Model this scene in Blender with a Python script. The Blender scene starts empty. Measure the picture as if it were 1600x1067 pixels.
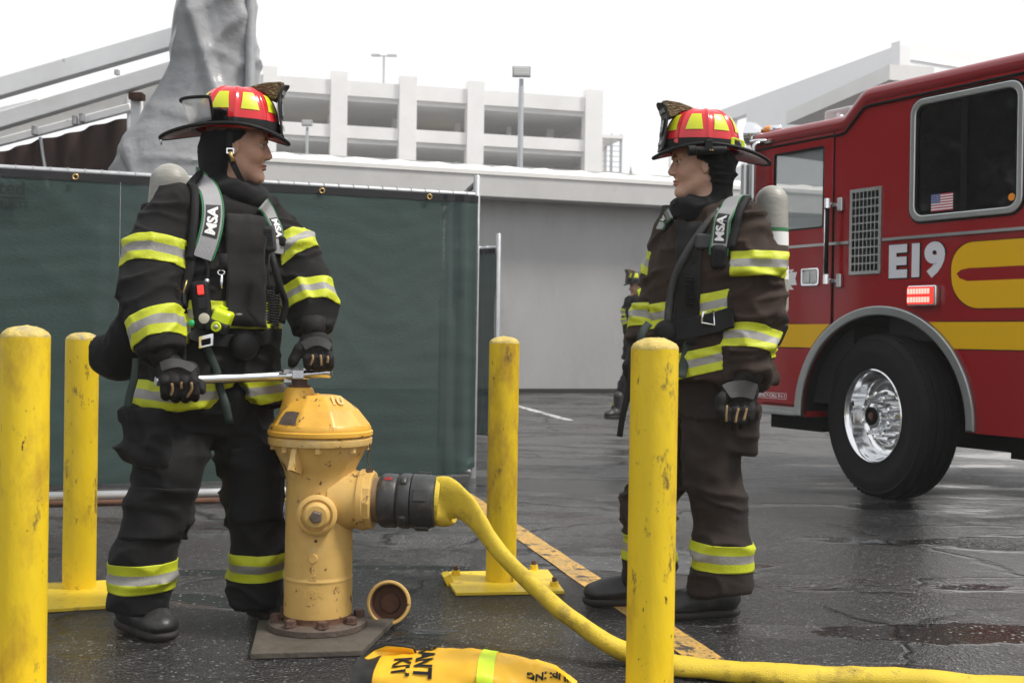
import bpy, bmesh, math, random
import numpy as np
from mathutils import Matrix, Vector

random.seed(7); np.random.seed(7)
sc = bpy.context.scene
COL = sc.collection

# ------------------------------------------------------------------ camera
FPX, ROLL, HOR = 1778.0, 0.0155, 525.0
PITCH = math.atan((533.5 - HOR) / FPX)
CF = np.array([0, math.cos(PITCH), -math.sin(PITCH)])
_u = np.array([0, math.sin(PITCH), math.cos(PITCH)]); _x = np.array([1.0, 0, 0])
CR = math.cos(ROLL) * _x + math.sin(ROLL) * _u
CU = -math.sin(ROLL) * _x + math.cos(ROLL) * _u
CAMP = np.array([0, 0, 1.0])
def P(px, py, D):
    """world point seen at photo pixel (px, py) at distance D along +Y"""
    d = CR * (px - 800) / FPX - CU * (py - 533.5) / FPX + CF
    return CAMP + d * D / d[1]
def G(px, py, z=0.0):
    """point at height z seen at photo pixel"""
    d = CR * (px - 800) / FPX - CU * (py - 533.5) / FPX + CF
    return CAMP + d * (z - 1.0) / d[2]
cam = bpy.data.cameras.new("camera"); camo = bpy.data.objects.new("camera", cam); COL.objects.link(camo)
m = Matrix.Identity(4)
for i in range(3):
    m[i][0], m[i][1], m[i][2], m[i][3] = CR[i], CU[i], -CF[i], CAMP[i]
camo.matrix_world = m
cam.sensor_width = 36.0; cam.lens = FPX / 1600 * 36.0; cam.clip_start = 0.05; cam.clip_end = 2000
cam.dof.use_dof = True; cam.dof.focus_distance = 4.0; cam.dof.aperture_fstop = 6.3
sc.camera = camo

# ------------------------------------------------------------------ light
SUN_EL, SUN_AZ = 56.0, 104.0        # azimuth measured from +Y towards +X
w = bpy.data.worlds.new("World"); sc.world = w; w.use_nodes = True
nt = w.node_tree; nt.nodes.clear()
sky = nt.nodes.new('ShaderNodeTexSky'); sky.sky_type = 'NISHITA'; sky.sun_disc = False
sky.sun_elevation = math.radians(SUN_EL); sky.sun_rotation = math.radians(SUN_AZ)
sky.dust_density = 4.0; sky.air_density = 1.0
mx = nt.nodes.new('ShaderNodeMix'); mx.data_type = 'RGBA'; mx.inputs[0].default_value = 0.88
mx.inputs[7].default_value = (10.6, 10.7, 10.9, 1)      # bright even overcast veil
bg = nt.nodes.new('ShaderNodeBackground'); bg.inputs[1].default_value = 0.1
wo = nt.nodes.new('ShaderNodeOutputWorld')
nt.links.new(sky.outputs[0], mx.inputs[6]); nt.links.new(mx.outputs[2], bg.inputs[0]); nt.links.new(bg.outputs[0], wo.inputs[0])
sd = bpy.data.lights.new("sun", 'SUN'); sd.energy = 3.6; sd.angle = math.radians(10); sd.color = (1.0, 0.95, 0.88)
so = bpy.data.objects.new("sun", sd); COL.objects.link(so)
_el, _az = math.radians(SUN_EL), math.radians(SUN_AZ)
to_sun = Vector((math.sin(_az) * math.cos(_el), math.cos(_az) * math.cos(_el), math.sin(_el)))
so.rotation_euler = to_sun.to_track_quat('Z', 'Y').to_euler()
sc.view_settings.view_transform = 'Standard'; sc.view_settings.look = 'None'
sc.view_settings.exposure = 0.14; sc.view_settings.gamma = 1.0; sc.view_settings.use_curve_mapping = False
sc.render.engine = 'CYCLES'; sc.cycles.use_denoising = True
sc.cycles.max_bounces = 6; sc.cycles.transparent_max_bounces = 12; sc.cycles.volume_bounces = 1
sc.cycles.caustics_reflective = False; sc.cycles.caustics_refractive = False

# ------------------------------------------------------------------ materials
MATS = {}
def mat(name, col, rough=0.6, metal=0.0, var=0.0, vscale=8.0, bump=0.0, bscale=60.0, spec=0.5, coat=0.0, alpha=1.0,
        trans=0.0, emit=None, estr=0.0, dirt=None, attr=None, sheen=0.0, ior=1.45, stretch=(1, 1, 1), rvar=0.0, wrinkle=0.0, coords='Object'):
    """dirt = (colour, scale, threshold, softness[, rough])"""
    M = bpy.data.materials.new(name); M.use_nodes = True; t = M.node_tree
    b = t.nodes['Principled BSDF']; L = t.links.new
    b.inputs['Base Color'].default_value = (*col, 1); b.inputs['Roughness'].default_value = rough
    b.inputs['Metallic'].default_value = metal; b.inputs['Specular IOR Level'].default_value = spec
    b.inputs['Coat Weight'].default_value = coat; b.inputs['Coat Roughness'].default_value = 0.06; b.inputs['Alpha'].default_value = alpha
    b.inputs['Transmission Weight'].default_value = trans; b.inputs['IOR'].default_value = ior
    b.inputs['Sheen Weight'].default_value = sheen; b.inputs['Sheen Roughness'].default_value = 0.4
    if emit: b.inputs['Emission Color'].default_value = (*emit, 1); b.inputs['Emission Strength'].default_value = estr
    tc = t.nodes.new('ShaderNodeTexCoord'); mp = t.nodes.new('ShaderNodeMapping'); mp.inputs['Scale'].default_value = stretch
    L(tc.outputs[coords], mp.inputs[0])
    csock = None
    if attr:
        a = t.nodes.new('ShaderNodeVertexColor'); a.layer_name = attr; csock = a.outputs[0]
    if var > 0:
        n = t.nodes.new('ShaderNodeTexNoise'); n.inputs['Scale'].default_value = vscale; n.inputs['Detail'].default_value = 6; n.inputs['Roughness'].default_value = 0.65
        L(mp.outputs[0], n.inputs[0])
        r = t.nodes.new('ShaderNodeMapRange'); r.inputs[1].default_value = 0.25; r.inputs[2].default_value = 0.75
        r.inputs[3].default_value = 1 - var; r.inputs[4].default_value = 1 + var
        L(n.outputs[0], r.inputs[0])
        mm = t.nodes.new('ShaderNodeVectorMath'); mm.operation = 'SCALE'
        if csock: L(csock, mm.inputs[0])
        else: mm.inputs[0].default_value = col
        L(r.outputs[0], mm.inputs['Scale']); csock = mm.outputs[0]
        if rvar > 0:
            rr = t.nodes.new('ShaderNodeMapRange'); rr.inputs[1].default_value = 0.3; rr.inputs[2].default_value = 0.7
            rr.inputs[3].default_value = max(0.02, rough - rvar); rr.inputs[4].default_value = min(1, rough + rvar)
            L(n.outputs[0], rr.inputs[0]); L(rr.outputs[0], b.inputs['Roughness'])
    if dirt:
        for q, dd in enumerate(dirt if isinstance(dirt, list) else [dirt]):
            n = t.nodes.new('ShaderNodeTexNoise'); n.inputs['Scale'].default_value = dd[1]; n.inputs['Detail'].default_value = 8; n.inputs['Roughness'].default_value = 0.7
            off = t.nodes.new('ShaderNodeVectorMath'); off.inputs[1].default_value = (3.7 * (q + 1), 1.3, 5.1 * q)
            L(mp.outputs[0], off.inputs[0]); L(off.outputs[0], n.inputs[0])
            r = t.nodes.new('ShaderNodeMapRange'); r.inputs[1].default_value = dd[2]; r.inputs[2].default_value = dd[2] + dd[3]
            L(n.outputs[0], r.inputs[0])
            mi = t.nodes.new('ShaderNodeMix'); mi.data_type = 'RGBA'
            L(r.outputs[0], mi.inputs[0])
            if csock: L(csock, mi.inputs[6])
            else: mi.inputs[6].default_value = (*col, 1)
            mi.inputs[7].default_value = (*dd[0], 1); csock = mi.outputs[2]
    if csock: L(csock, b.inputs['Base Color'])
    if bump > 0:
        n = t.nodes.new('ShaderNodeTexNoise'); n.inputs['Scale'].default_value = bscale; n.inputs['Detail'].default_value = 5
        L(mp.outputs[0], n.inputs[0])
        bp = t.nodes.new('ShaderNodeBump'); bp.inputs['Strength'].default_value = bump; bp.inputs['Distance'].default_value = 0.01
        L(n.outputs[0], bp.inputs['Height']); L(bp.outputs[0], b.inputs['Normal'])
        if wrinkle > 0:                             # soft creases of heavy cloth
            n2 = t.nodes.new('ShaderNodeTexNoise'); n2.noise_type = 'RIDGED_MULTIFRACTAL'; n2.inputs['Scale'].default_value = 5.5; n2.inputs['Detail'].default_value = 3
            n2.inputs['Distortion'].default_value = .9; m2 = t.nodes.new('ShaderNodeMapping'); m2.inputs['Scale'].default_value = (1, 1, 1.9); L(tc.outputs[coords], m2.inputs[0]); L(m2.outputs[0], n2.inputs[0])
            b2 = t.nodes.new('ShaderNodeBump'); b2.inputs['Strength'].default_value = wrinkle; b2.inputs['Distance'].default_value = .012
            L(n2.outputs[0], b2.inputs['Height']); L(b2.outputs[0], bp.inputs['Normal'])
    MATS[name] = M
    return M

# ------------------------------------------------------------------ objects
ROOTM = {}
def thing(name, label, cat, loc=(0, 0, 0), rotz=0.0, group=None):
    o = bpy.data.objects.new(name, None); COL.objects.link(o)
    o.location = loc; o.rotation_euler = (0, 0, rotz); o["label"] = label; o["category"] = cat
    o.empty_display_size = 0.1
    if group: o["group"] = group
    ROOTM[o.name] = Matrix.Translation(Vector(loc)) @ Matrix.Rotation(rotz, 4, 'Z')
    return o
class MB:
    def __init__(s): s.v = []; s.f = []; s.m = []
    def add(s, vf, mi=0, T=None):
        v, f = vf; v = np.asarray(v, float).reshape(-1, 3)
        if T is not None: v = T(v)
        o = len(s.v); s.v.extend(v.tolist()); s.f.extend([tuple(int(i) + o for i in q) for q in f]); s.m.extend([mi] * len(f))
        return s
def mk(name, vf, mats, parent=None, local=False, smooth=False, label=None, cat=None, group=None, kind=None, midx=None, colors=None, sharp=None):
    if isinstance(vf, MB): midx = vf.m; vf = (vf.v, vf.f)
    v, f = vf
    me = bpy.data.meshes.new(name)
    v = np.asarray(v, float).reshape(-1, 3)
    if isinstance(f, np.ndarray):
        n, k = f.shape
        me.vertices.add(len(v)); me.vertices.foreach_set('co', v.ravel().astype(np.float32))
        me.loops.add(n * k); me.loops.foreach_set('vertex_index', f.ravel().astype(np.int32))
        me.polygons.add(n); me.polygons.foreach_set('loop_start', (np.arange(n) * k).astype(np.int32))
        me.update(calc_edges=True); me.validate()
    else:
        me.from_pydata(v.tolist(), [], f)
        me.validate()
    for q in (mats if isinstance(mats, (list, tuple)) else [mats]):
        me.materials.append(MATS[q] if isinstance(q, str) else q)
    if midx is not None and len(midx) == len(me.polygons): me.polygons.foreach_set('material_index', np.asarray(midx, np.int32))
    me.polygons.foreach_set('use_smooth', [bool(smooth)] * len(me.polygons))
    if colors is not None:
        a = me.color_attributes.new('Col', 'FLOAT_COLOR', 'POINT')
        c = np.ones((len(me.vertices), 4), np.float32); c[:, :3] = colors; a.data.foreach_set('color', c.ravel())
    if smooth and sharp:
        me.set_sharp_from_angle(angle=math.radians(sharp))
    me.update()
    o = bpy.data.objects.new(name, me); COL.objects.link(o)
    if parent is not None:
        o.parent = parent
        if not local and parent.name in ROOTM: o.matrix_parent_inverse = ROOTM[parent.name].inverted()
    if label: o["label"] = label
    if cat: o["category"] = cat
    if group: o["group"] = group
    if kind: o["kind"] = kind
    return o
def bevel(o, w=0.004, seg=2, ang=35):
    b = o.modifiers.new('bevel', 'BEVEL'); b.width = w; b.segments = seg; b.limit_method = 'ANGLE'; b.angle_limit = math.radians(ang)
    return o

# ------------------------------------------------------------------ shapes
def unit(v): v = np.asarray(v, float); return v / max(np.linalg.norm(v), 1e-9)
def box(c, h, R=None):
    c = np.asarray(c, float); v = np.array([[x, y, z] for x in (-1, 1) for y in (-1, 1) for z in (-1, 1)], float) * np.asarray(h)
    if R is not None: v = v @ np.asarray(R)          # rows of R = local axes
    f = [(0, 1, 3, 2), (4, 6, 7, 5), (0, 4, 5, 1), (2, 3, 7, 6), (0, 2, 6, 4), (1, 5, 7, 3)]
    return v + c, f
def frame(d, up=(0, 0, 1)):
    d = unit(d); up = np.asarray(up, float)
    if abs(np.dot(d, up)) > 0.97: up = np.array([0, 1.0, 0])
    s = unit(np.cross(d, up)); return s, np.cross(s, d)
def bar(a, b, w, h, up=(0, 0, 1)):
    a = np.asarray(a, float); b = np.asarray(b, float); d = b - a; s, u = frame(d, up)
    return box((a + b) / 2, (np.linalg.norm(d) / 2, w / 2, h / 2), np.array([unit(d), s, u]))
def lathe(prof, n=24, c=(0, 0, 0), axis=(0, 0, 1), cap=True, fac=None):
    """prof: list of (r, t) along axis"""
    axis = unit(axis); s, u = frame(axis, (0, 1, 0) if abs(axis[2]) > .9 else (0, 0, 1))
    a = np.arange(n) * 2 * math.pi / n
    V = []
    for r, t in prof: V.append(np.asarray(c) + axis * t + r * (np.cos(a)[:, None] * s + np.sin(a)[:, None] * u))
    V = np.concatenate(V); F = []
    for k in range(len(prof) - 1):
        for i in range(n):
            j = (i + 1) % n; F.append((k * n + i, k * n + j, (k + 1) * n + j, (k + 1) * n + i))
    if cap: F.append(tuple(range(n - 1, -1, -1))); F.append(tuple((len(prof) - 1) * n + i for i in range(n)))
    return V, F
def spline(pts, n):
    """Catmull-Rom through rows of pts (any dimension)"""
    p = np.asarray(pts, float); k = len(p)
    q = np.vstack([2 * p[0] - p[1], p, 2 * p[-1] - p[-2]]); out = []
    for t in np.linspace(0, k - 1 - 1e-9, n):
        i = int(t); u = t - i; a, b, c, d = q[i], q[i + 1], q[i + 2], q[i + 3]
        out.append(0.5 * (2 * b + (c - a) * u + (2 * a - 5 * b + 4 * c - d) * u * u + (3 * b - a - 3 * c + d) * u ** 3))
    return np.array(out)
def tube(pts, r, n=8, cap=True, flat=None, up=(0, 0, 1)):
    """r scalar / list; flat = (list of half-width, list of half-height) for oval sections"""
    p = np.asarray(pts, float); k = len(p); V = []; a = np.arange(n) * 2 * math.pi / n
    r = np.full(k, r) if np.isscalar(r) else np.asarray(r)
    prev = None
    for i in range(k):
        d = p[min(i + 1, k - 1)] - p[max(i - 1, 0)]; d = unit(d)
        if prev is None: s, u = frame(d, up)
        else:
            s = unit(prev - np.dot(prev, d) * d); u = np.cross(s, d)
        prev = s
        rx, ry = (r[i], r[i]) if flat is None else (flat[0][i], flat[1][i])
        V.append(p[i] + np.cos(a)[:, None] * s * rx + np.sin(a)[:, None] * u * ry)
    V = np.concatenate(V); F = []
    for q in range(k - 1):
        for i in range(n):
            j = (i + 1) % n; F.append((q * n + i, q * n + j, (q + 1) * n + j, (q + 1) * n + i))
    if cap: F.append(tuple(range(n - 1, -1, -1))); F.append(tuple((k - 1) * n + i for i in range(n)))
    return V, F
def ribbon(pts, nrm, width, thick):
    """flat strap along pts with surface normals nrm"""
    p = np.asarray(pts, float); k = len(p); V = []; w = np.full(k, width) if np.isscalar(width) else np.asarray(width)
    for i in range(k):
        d = unit(p[min(i + 1, k - 1)] - p[max(i - 1, 0)]); n = unit(nrm[i] - np.dot(nrm[i], d) * d); s = np.cross(d, n)
        e = min(thick * .45, w[i] * .2)
        for a, b in ((-.5, 0), (-.5 + e / w[i], 1), (.5 - e / w[i], 1), (.5, 0)): V.append(p[i] + s * w[i] * a + n * thick * b)
    F = []
    for q in range(k - 1):
        for i in range(4): j = (i + 1) % 4; F.append((q * 4 + i, q * 4 + j, q * 4 + 4 + j, q * 4 + 4 + i))
    F.append((3, 2, 1, 0)); F.append(tuple((k - 1) * 4 + i for i in range(4)))
    return np.array(V), F
def plate2d(loops, thick=0.01, bev=0.0, seg=1):
    """filled 2-D outline with holes -> (x, y, z in 0..thick)"""
    cu = bpy.data.curves.new('tmp', 'CURVE'); cu.dimensions = '2D'; cu.fill_mode = 'BOTH'; cu.extrude = max(thick / 2 - bev, 1e-5)
    cu.bevel_depth = bev; cu.bevel_resolution = seg; cu.offset = -bev
    for lp in loops:
        sp = cu.splines.new('POLY'); sp.points.add(len(lp) - 1); sp.use_cyclic_u = True
        for i, q in enumerate(lp): sp.points[i].co = (q[0], q[1], 0, 1)
    return _curve_mesh(cu, thick / 2)
def _curve_mesh(cu, dz):
    o = bpy.data.objects.new('tmp', cu); COL.objects.link(o)
    me = bpy.data.meshes.new_from_object(o.evaluated_get(bpy.context.evaluated_depsgraph_get()))
    v = np.array([q.co[:] for q in me.vertices]).reshape(-1, 3); v[:, 2] += dz
    f = [tuple(q.vertices) for q in me.polygons]
    bpy.data.objects.remove(o); bpy.data.curves.remove(cu); bpy.data.meshes.remove(me)
    return v, f
def text2d(s, size, bold=0.0, thick=0.002, sx=1.0):
    cu = bpy.data.curves.new('tmp', 'FONT'); cu.body = s; cu.size = size; cu.offset = bold; cu.extrude = thick / 2; cu.align_x = 'CENTER'; cu.align_y = 'CENTER'
    cu.resolution_u = 4
    v, f = _curve_mesh(cu, thick / 2)
    v[:, 0] *= sx
    return v, f
def rrect(x0, y0, x1, y1, r, n=6):
    out = []
    for cx, cy, a0 in ((x1 - r, y1 - r, 0), (x0 + r, y1 - r, 90), (x0 + r, y0 + r, 180), (x1 - r, y0 + r, 270)):
        for i in range(n + 1):
            a = math.radians(a0 + 90 * i / n); out.append((cx + r * math.cos(a), cy + r * math.sin(a)))
    return out

# ------------------------------------------------------------------ noise and implicit surfaces
def _h(i, j, k, s):
    n = (i * 374761393 + j * 668265263 + k * 1274126177 + s * 974711) & 0xffffffff
    n = ((n ^ (n >> 13)) * 1274126177) & 0xffffffff
    return ((n ^ (n >> 16)) & 0xffff) / 65535.0
def vn(p, s=0):
    p = np.asarray(p, float); i = np.floor(p).astype(np.int64); f = p - i; f = f * f * (3 - 2 * f); o = 0
    for a in (0, 1):
        for b in (0, 1):
            for c in (0, 1):
                o = o + _h(i[:, 0] + a, i[:, 1] + b, i[:, 2] + c, s) * (f[:, 0] if a else 1 - f[:, 0]) * (f[:, 1] if b else 1 - f[:, 1]) * (f[:, 2] if c else 1 - f[:, 2])
    return o * 2 - 1
def fbm(p, o=3, s=0):
    return sum(vn(np.asarray(p) * 2 ** k, s + k) / 2 ** k for k in range(o))
def rc(a, b, r1, r2):
    a = np.asarray(a, float); b = np.asarray(b, float); ba = b - a; L2 = max(ba @ ba, 1e-9)
    def f(p):
        h = np.clip((p - a) @ ba / L2, 0, 1); q = p - a - h[:, None] * ba
        return np.sqrt(np.einsum('ij,ij->i', q, q)) - (r1 + (r2 - r1) * h)
    return f
def chain(pts):
    """pts: list of (pos, r)"""
    fs = [rc(pts[i][0], pts[i + 1][0], pts[i][1], pts[i + 1][1]) for i in range(len(pts) - 1)]
    def f(p):
        d = fs[0](p)
        for g in fs[1:]: d = smn(d, g(p), 0.02)
        return d
    return f
def el(c, r, R=None):
    c = np.asarray(c, float); r = np.asarray(r, float)
    def f(p):
        q = p - c
        if R is not None: q = q @ np.asarray(R).T
        q1 = q / r; q2 = q1 / r; k0 = np.sqrt(np.einsum('ij,ij->i', q1, q1)); k1 = np.sqrt(np.einsum('ij,ij->i', q2, q2)) + 1e-9
        return k0 * (k0 - 1) / k1
    return f
def rbx(c, h, r, R=None):
    c = np.asarray(c, float); h = np.asarray(h, float) - r
    def f(p):
        q = p - c
        if R is not None: q = q @ np.asarray(R).T
        q = np.abs(q) - h
        return np.sqrt((np.maximum(q, 0) ** 2).sum(1)) + np.minimum(q.max(1), 0) - r
    return f
def smn(a, b, k):
    h = np.clip(0.5 + 0.5 * (b - a) / k, 0, 1); return b + (a - b) * h - k * h * (1 - h)
def uni(fs, k=0.02):
    def f(p):
        d = fs[0](p)
        for g in fs[1:]: d = smn(d, g(p), k)
        return d
    return f
def sub(a, b, k=0.01):
    return lambda p: -smn(-a(p), b(p), k)
def cutp(a, o, n, k=0.006):
    """keep the side where (p-o).n < 0"""
    o = np.asarray(o, float); n = unit(n)
    return lambda p: -smn(-a(p), -((p - o) @ n), k)
def grad(f, p, e=0.002):
    g = np.stack([f(p + d) - f(p - d) for d in np.eye(3) * e], 1)
    return g / np.maximum(np.linalg.norm(g, axis=1), 1e-9)[:, None]
def surf(f, lo, hi, h, refine=1, reach=1.02):
    lo = np.asarray(lo, float); hi = np.asarray(hi, float); B = 8
    nb = np.ceil((hi - lo) / (h * B)).astype(int); n = nb * B + 1
    V = np.ones(tuple(n), np.float32)
    gi = np.stack(np.meshgrid(*[np.arange(k) for k in nb], indexing='ij'), -1).reshape(-1, 3)
    cd = f(lo + (gi * B + B / 2) * h)
    act = gi[np.abs(cd) < B * h * reach]
    V[...] = 1
    neg = gi[cd < 0]
    loc = np.stack(np.meshgrid(*[np.arange(B + 1)] * 3, indexing='ij'), -1).reshape(-1, 3)
    for b in neg: V[b[0] * B:b[0] * B + B + 1, b[1] * B:b[1] * B + B + 1, b[2] * B:b[2] * B + B + 1] = -1
    for k in range(0, len(act), 400):
        a = act[k:k + 400]; idx = (a[:, None, :] * B + loc[None]).reshape(-1, 3)
        V[idx[:, 0], idx[:, 1], idx[:, 2]] = f(lo + idx * h)
    s = V < 0; c = tuple(k - 1 for k in n)
    def sl(a, o): return a[o[0]:o[0] + c[0], o[1]:o[1] + c[1], o[2]:o[2] + c[2]]
    cnr = [(x, y, z) for x in (0, 1) for y in (0, 1) for z in (0, 1)]
    an = sl(s, cnr[0]).copy(); al = an.copy()
    for o in cnr[1:]: q = sl(s, o); an |= q; al &= q
    on = an & ~al; cell = np.argwhere(on); ids = -np.ones(c, np.int32); ids[on] = np.arange(len(cell))
    CV = {o: V[cell[:, 0] + o[0], cell[:, 1] + o[1], cell[:, 2] + o[2]] for o in cnr}
    acc = np.zeros((len(cell), 3)); cnt = np.zeros(len(cell))
    for ax in range(3):
        for o in cnr:
            if o[ax]: continue
            e = list(o); e[ax] = 1; a, b = CV[o], CV[tuple(e)]; mk_ = (a < 0) != (b < 0)
            t = np.where(mk_, a / np.where(np.abs(a - b) < 1e-9, 1, a - b), 0); cnt += mk_
            for q in range(3): acc[:, q] += np.where(mk_, o[q] + (t if q == ax else 0), 0)
    v = lo + (cell + acc / cnt[:, None]) * h
    F = []
    for ax in range(3):
        o1 = [0, 0, 0]; sh = [slice(1, None)] * 3
        a = V[tuple(slice(0, c[q]) if q == ax else slice(1, c[q]) for q in range(3))]
        b = V[tuple(slice(1, c[q] + 1) if q == ax else slice(1, c[q]) for q in range(3))]
        mk_ = (a < 0) != (b < 0); e = np.argwhere(mk_); fl = (a[mk_] < 0)
        u, w_ = [(1, 2), (2, 0), (0, 1)][ax]
        base = e.copy(); base[:, u] += 1; base[:, w_] += 1
        def gid(du, dw):
            q = base.copy(); q[:, u] += du; q[:, w_] += dw; return ids[q[:, 0], q[:, 1], q[:, 2]]
        q = np.stack([gid(-1, -1), gid(0, -1), gid(0, 0), gid(-1, 0)], 1)
        q[~fl] = q[~fl][:, ::-1]; F.append(q)
    F = np.concatenate(F); F = F[(F >= 0).all(1)]
    for _ in range(refine):
        v = v - np.clip(f(v), -h, h)[:, None] * grad(f, v, h * .4)
    return v, F
def vnormals(v, F):
    a, b, c, d = (v[F[:, k]] for k in range(4)); n = np.cross(c - a, d - b); o = np.zeros_like(v)
    for k in range(4): np.add.at(o, F[:, k], n)
    return o / np.maximum(np.linalg.norm(o, axis=1), 1e-9)[:, None]
def smooth_mesh(v, F, it=1, w=.5):
    for _ in range(it):
        o = np.zeros_like(v); c = np.zeros(len(v))
        for k in range(4):
            np.add.at(o, F[:, k], v[F[:, (k + 1) % 4]] + v[F[:, k - 1]]); np.add.at(c, F[:, k], 2)
        v = v * (1 - w) + w * o / np.maximum(c, 1)[:, None]
    return v
def band(v, F, nrm, sfun, keep, cuts, off=0.003):
    """a raised strip of surface: sfun = scalar field, cuts = increasing values, one colour zone between each two; keep = vertex mask"""
    s = sfun(v); lo, hi = cuts[0], cuts[-1]
    ok = keep[F].all(1) & (s[F].max(1) > lo) & (s[F].min(1) < hi)
    Fk = F[ok]; used = np.unique(Fk); rem = -np.ones(len(v), int); rem[used] = np.arange(len(used))
    vv = v[used] + nrm[used] * off; ss = s[used]; ff = rem[Fk]
    V = vv.tolist(); S = ss.tolist(); polys = [list(map(int, q)) for q in ff]
    cache = {}
    def split(i, j, c):
        k = (min(i, j), max(i, j), c)
        if k not in cache:
            t = (c - S[i]) / (S[j] - S[i]); V.append([V[i][q] + t * (V[j][q] - V[i][q]) for q in range(3)]); S.append(c); cache[k] = len(V) - 1
        return cache[k]
    def clip(pl, c, above):
        out = []
        for a, b in zip(pl, pl[1:] + pl[:1]):
            ia = (S[a] >= c) == above or S[a] == c; ib = (S[b] >= c) == above or S[b] == c
            if ia: out.append(a)
            if ia != ib and S[a] != c and S[b] != c: out.append(split(a, b, c))
        return out if len(out) > 2 else []
    OF = []; OM = []
    for z in range(len(cuts) - 1):
        for pl in polys:
            mn = min(S[i] for i in pl); mxx = max(S[i] for i in pl)
            if mxx <= cuts[z] or mn >= cuts[z + 1]: continue
            q = pl
            if mn < cuts[z]: q = clip(q, cuts[z], True)
            if q and mxx > cuts[z + 1]: q = clip(q, cuts[z + 1], False)
            if q: OF.append(tuple(q)); OM.append(z)
    return (np.array(V), OF), OM

# ================================================================== MATERIAL LIST
mat('concrete_pale', (.80, .79, .77), .85, var=.08, vscale=.35, bump=.05, bscale=3)
mat('concrete_pier', (.82, .81, .79), .85, var=.08, vscale=.4)
mat('concrete_inner', (.74, .74, .73), .9, var=.1, vscale=.3)
mat('white_wall', (.90, .90, .90), .8, var=.03, vscale=.3)
mat('white_metal', (.86, .87, .88), .45, var=.05, vscale=3, dirt=[((.30, .26, .21), 6, .66, .12), ((.72, .72, .71), 1.5, .5, .4)])
mat('dark_rail', (.30, .305, .31), .6)
mat('galv', (.46, .47, .48), .42, metal=.75, var=.15, vscale=25, bump=.05, bscale=90)
mat('galv_dull', (.38, .39, .40), .6, metal=.4, var=.15, vscale=12)
mat('stucco_grey', (.36, .358, .355), .88, var=.10, vscale=1.2, bump=.25, bscale=45, stretch=(1, 1, .35), dirt=[((.24, .24, .238), 1.0, .52, .3), ((.42, .42, .415), .7, .55, .2)])
mat('fascia_grey', (.55, .545, .53), .8, var=.08, vscale=2, dirt=((.45, .44, .42), 3, .58, .2))
mat('roof_white', (.80, .79, .76), .8, var=.05, vscale=2)
mat('black_base', (.02, .02, .02), .8)
mat('tarp', (.31, .315, .325), .28, var=.10, vscale=3, bump=1.0, bscale=11, spec=.6)
mat('curtain_brown', (.040, .018, .013), .7, var=.3, vscale=3)
mat('rust', (.10, .045, .025), .85, var=.4, vscale=30, bump=.3, bscale=80)
mat('wood_board', (.22, .12, .065), .8, var=.2, vscale=10)
mat('lamp_glass', (.75, .75, .72), .2)
mat('tube_light', (1, .75, .35), .4, emit=(1, .72, .30), estr=1.6)
mat('webbing_black', (.012, .012, .015), .7, bump=.2, bscale=200)
mat('brass', (.55, .38, .14), .35, metal=1)
mat('print_dark', (.012, .02, .018), .8)
mat('line_yellow', (.56, .33, .075), .55, var=.12, vscale=20, bump=.3, bscale=150, dirt=[((.36, .24, .09), 5, .45, .2), ((.05, .045, .04), 9, .54, .06), ((.04, .038, .035), 70, .555, .05)])
mat('line_white', (.5, .5, .49), .6, dirt=((.06, .06, .06), 14, .5, .08))
mat('leaf_dark', (.035, .060, .022), .6, var=.4, vscale=2)
mat('bark', (.09, .07, .05), .9)

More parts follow.
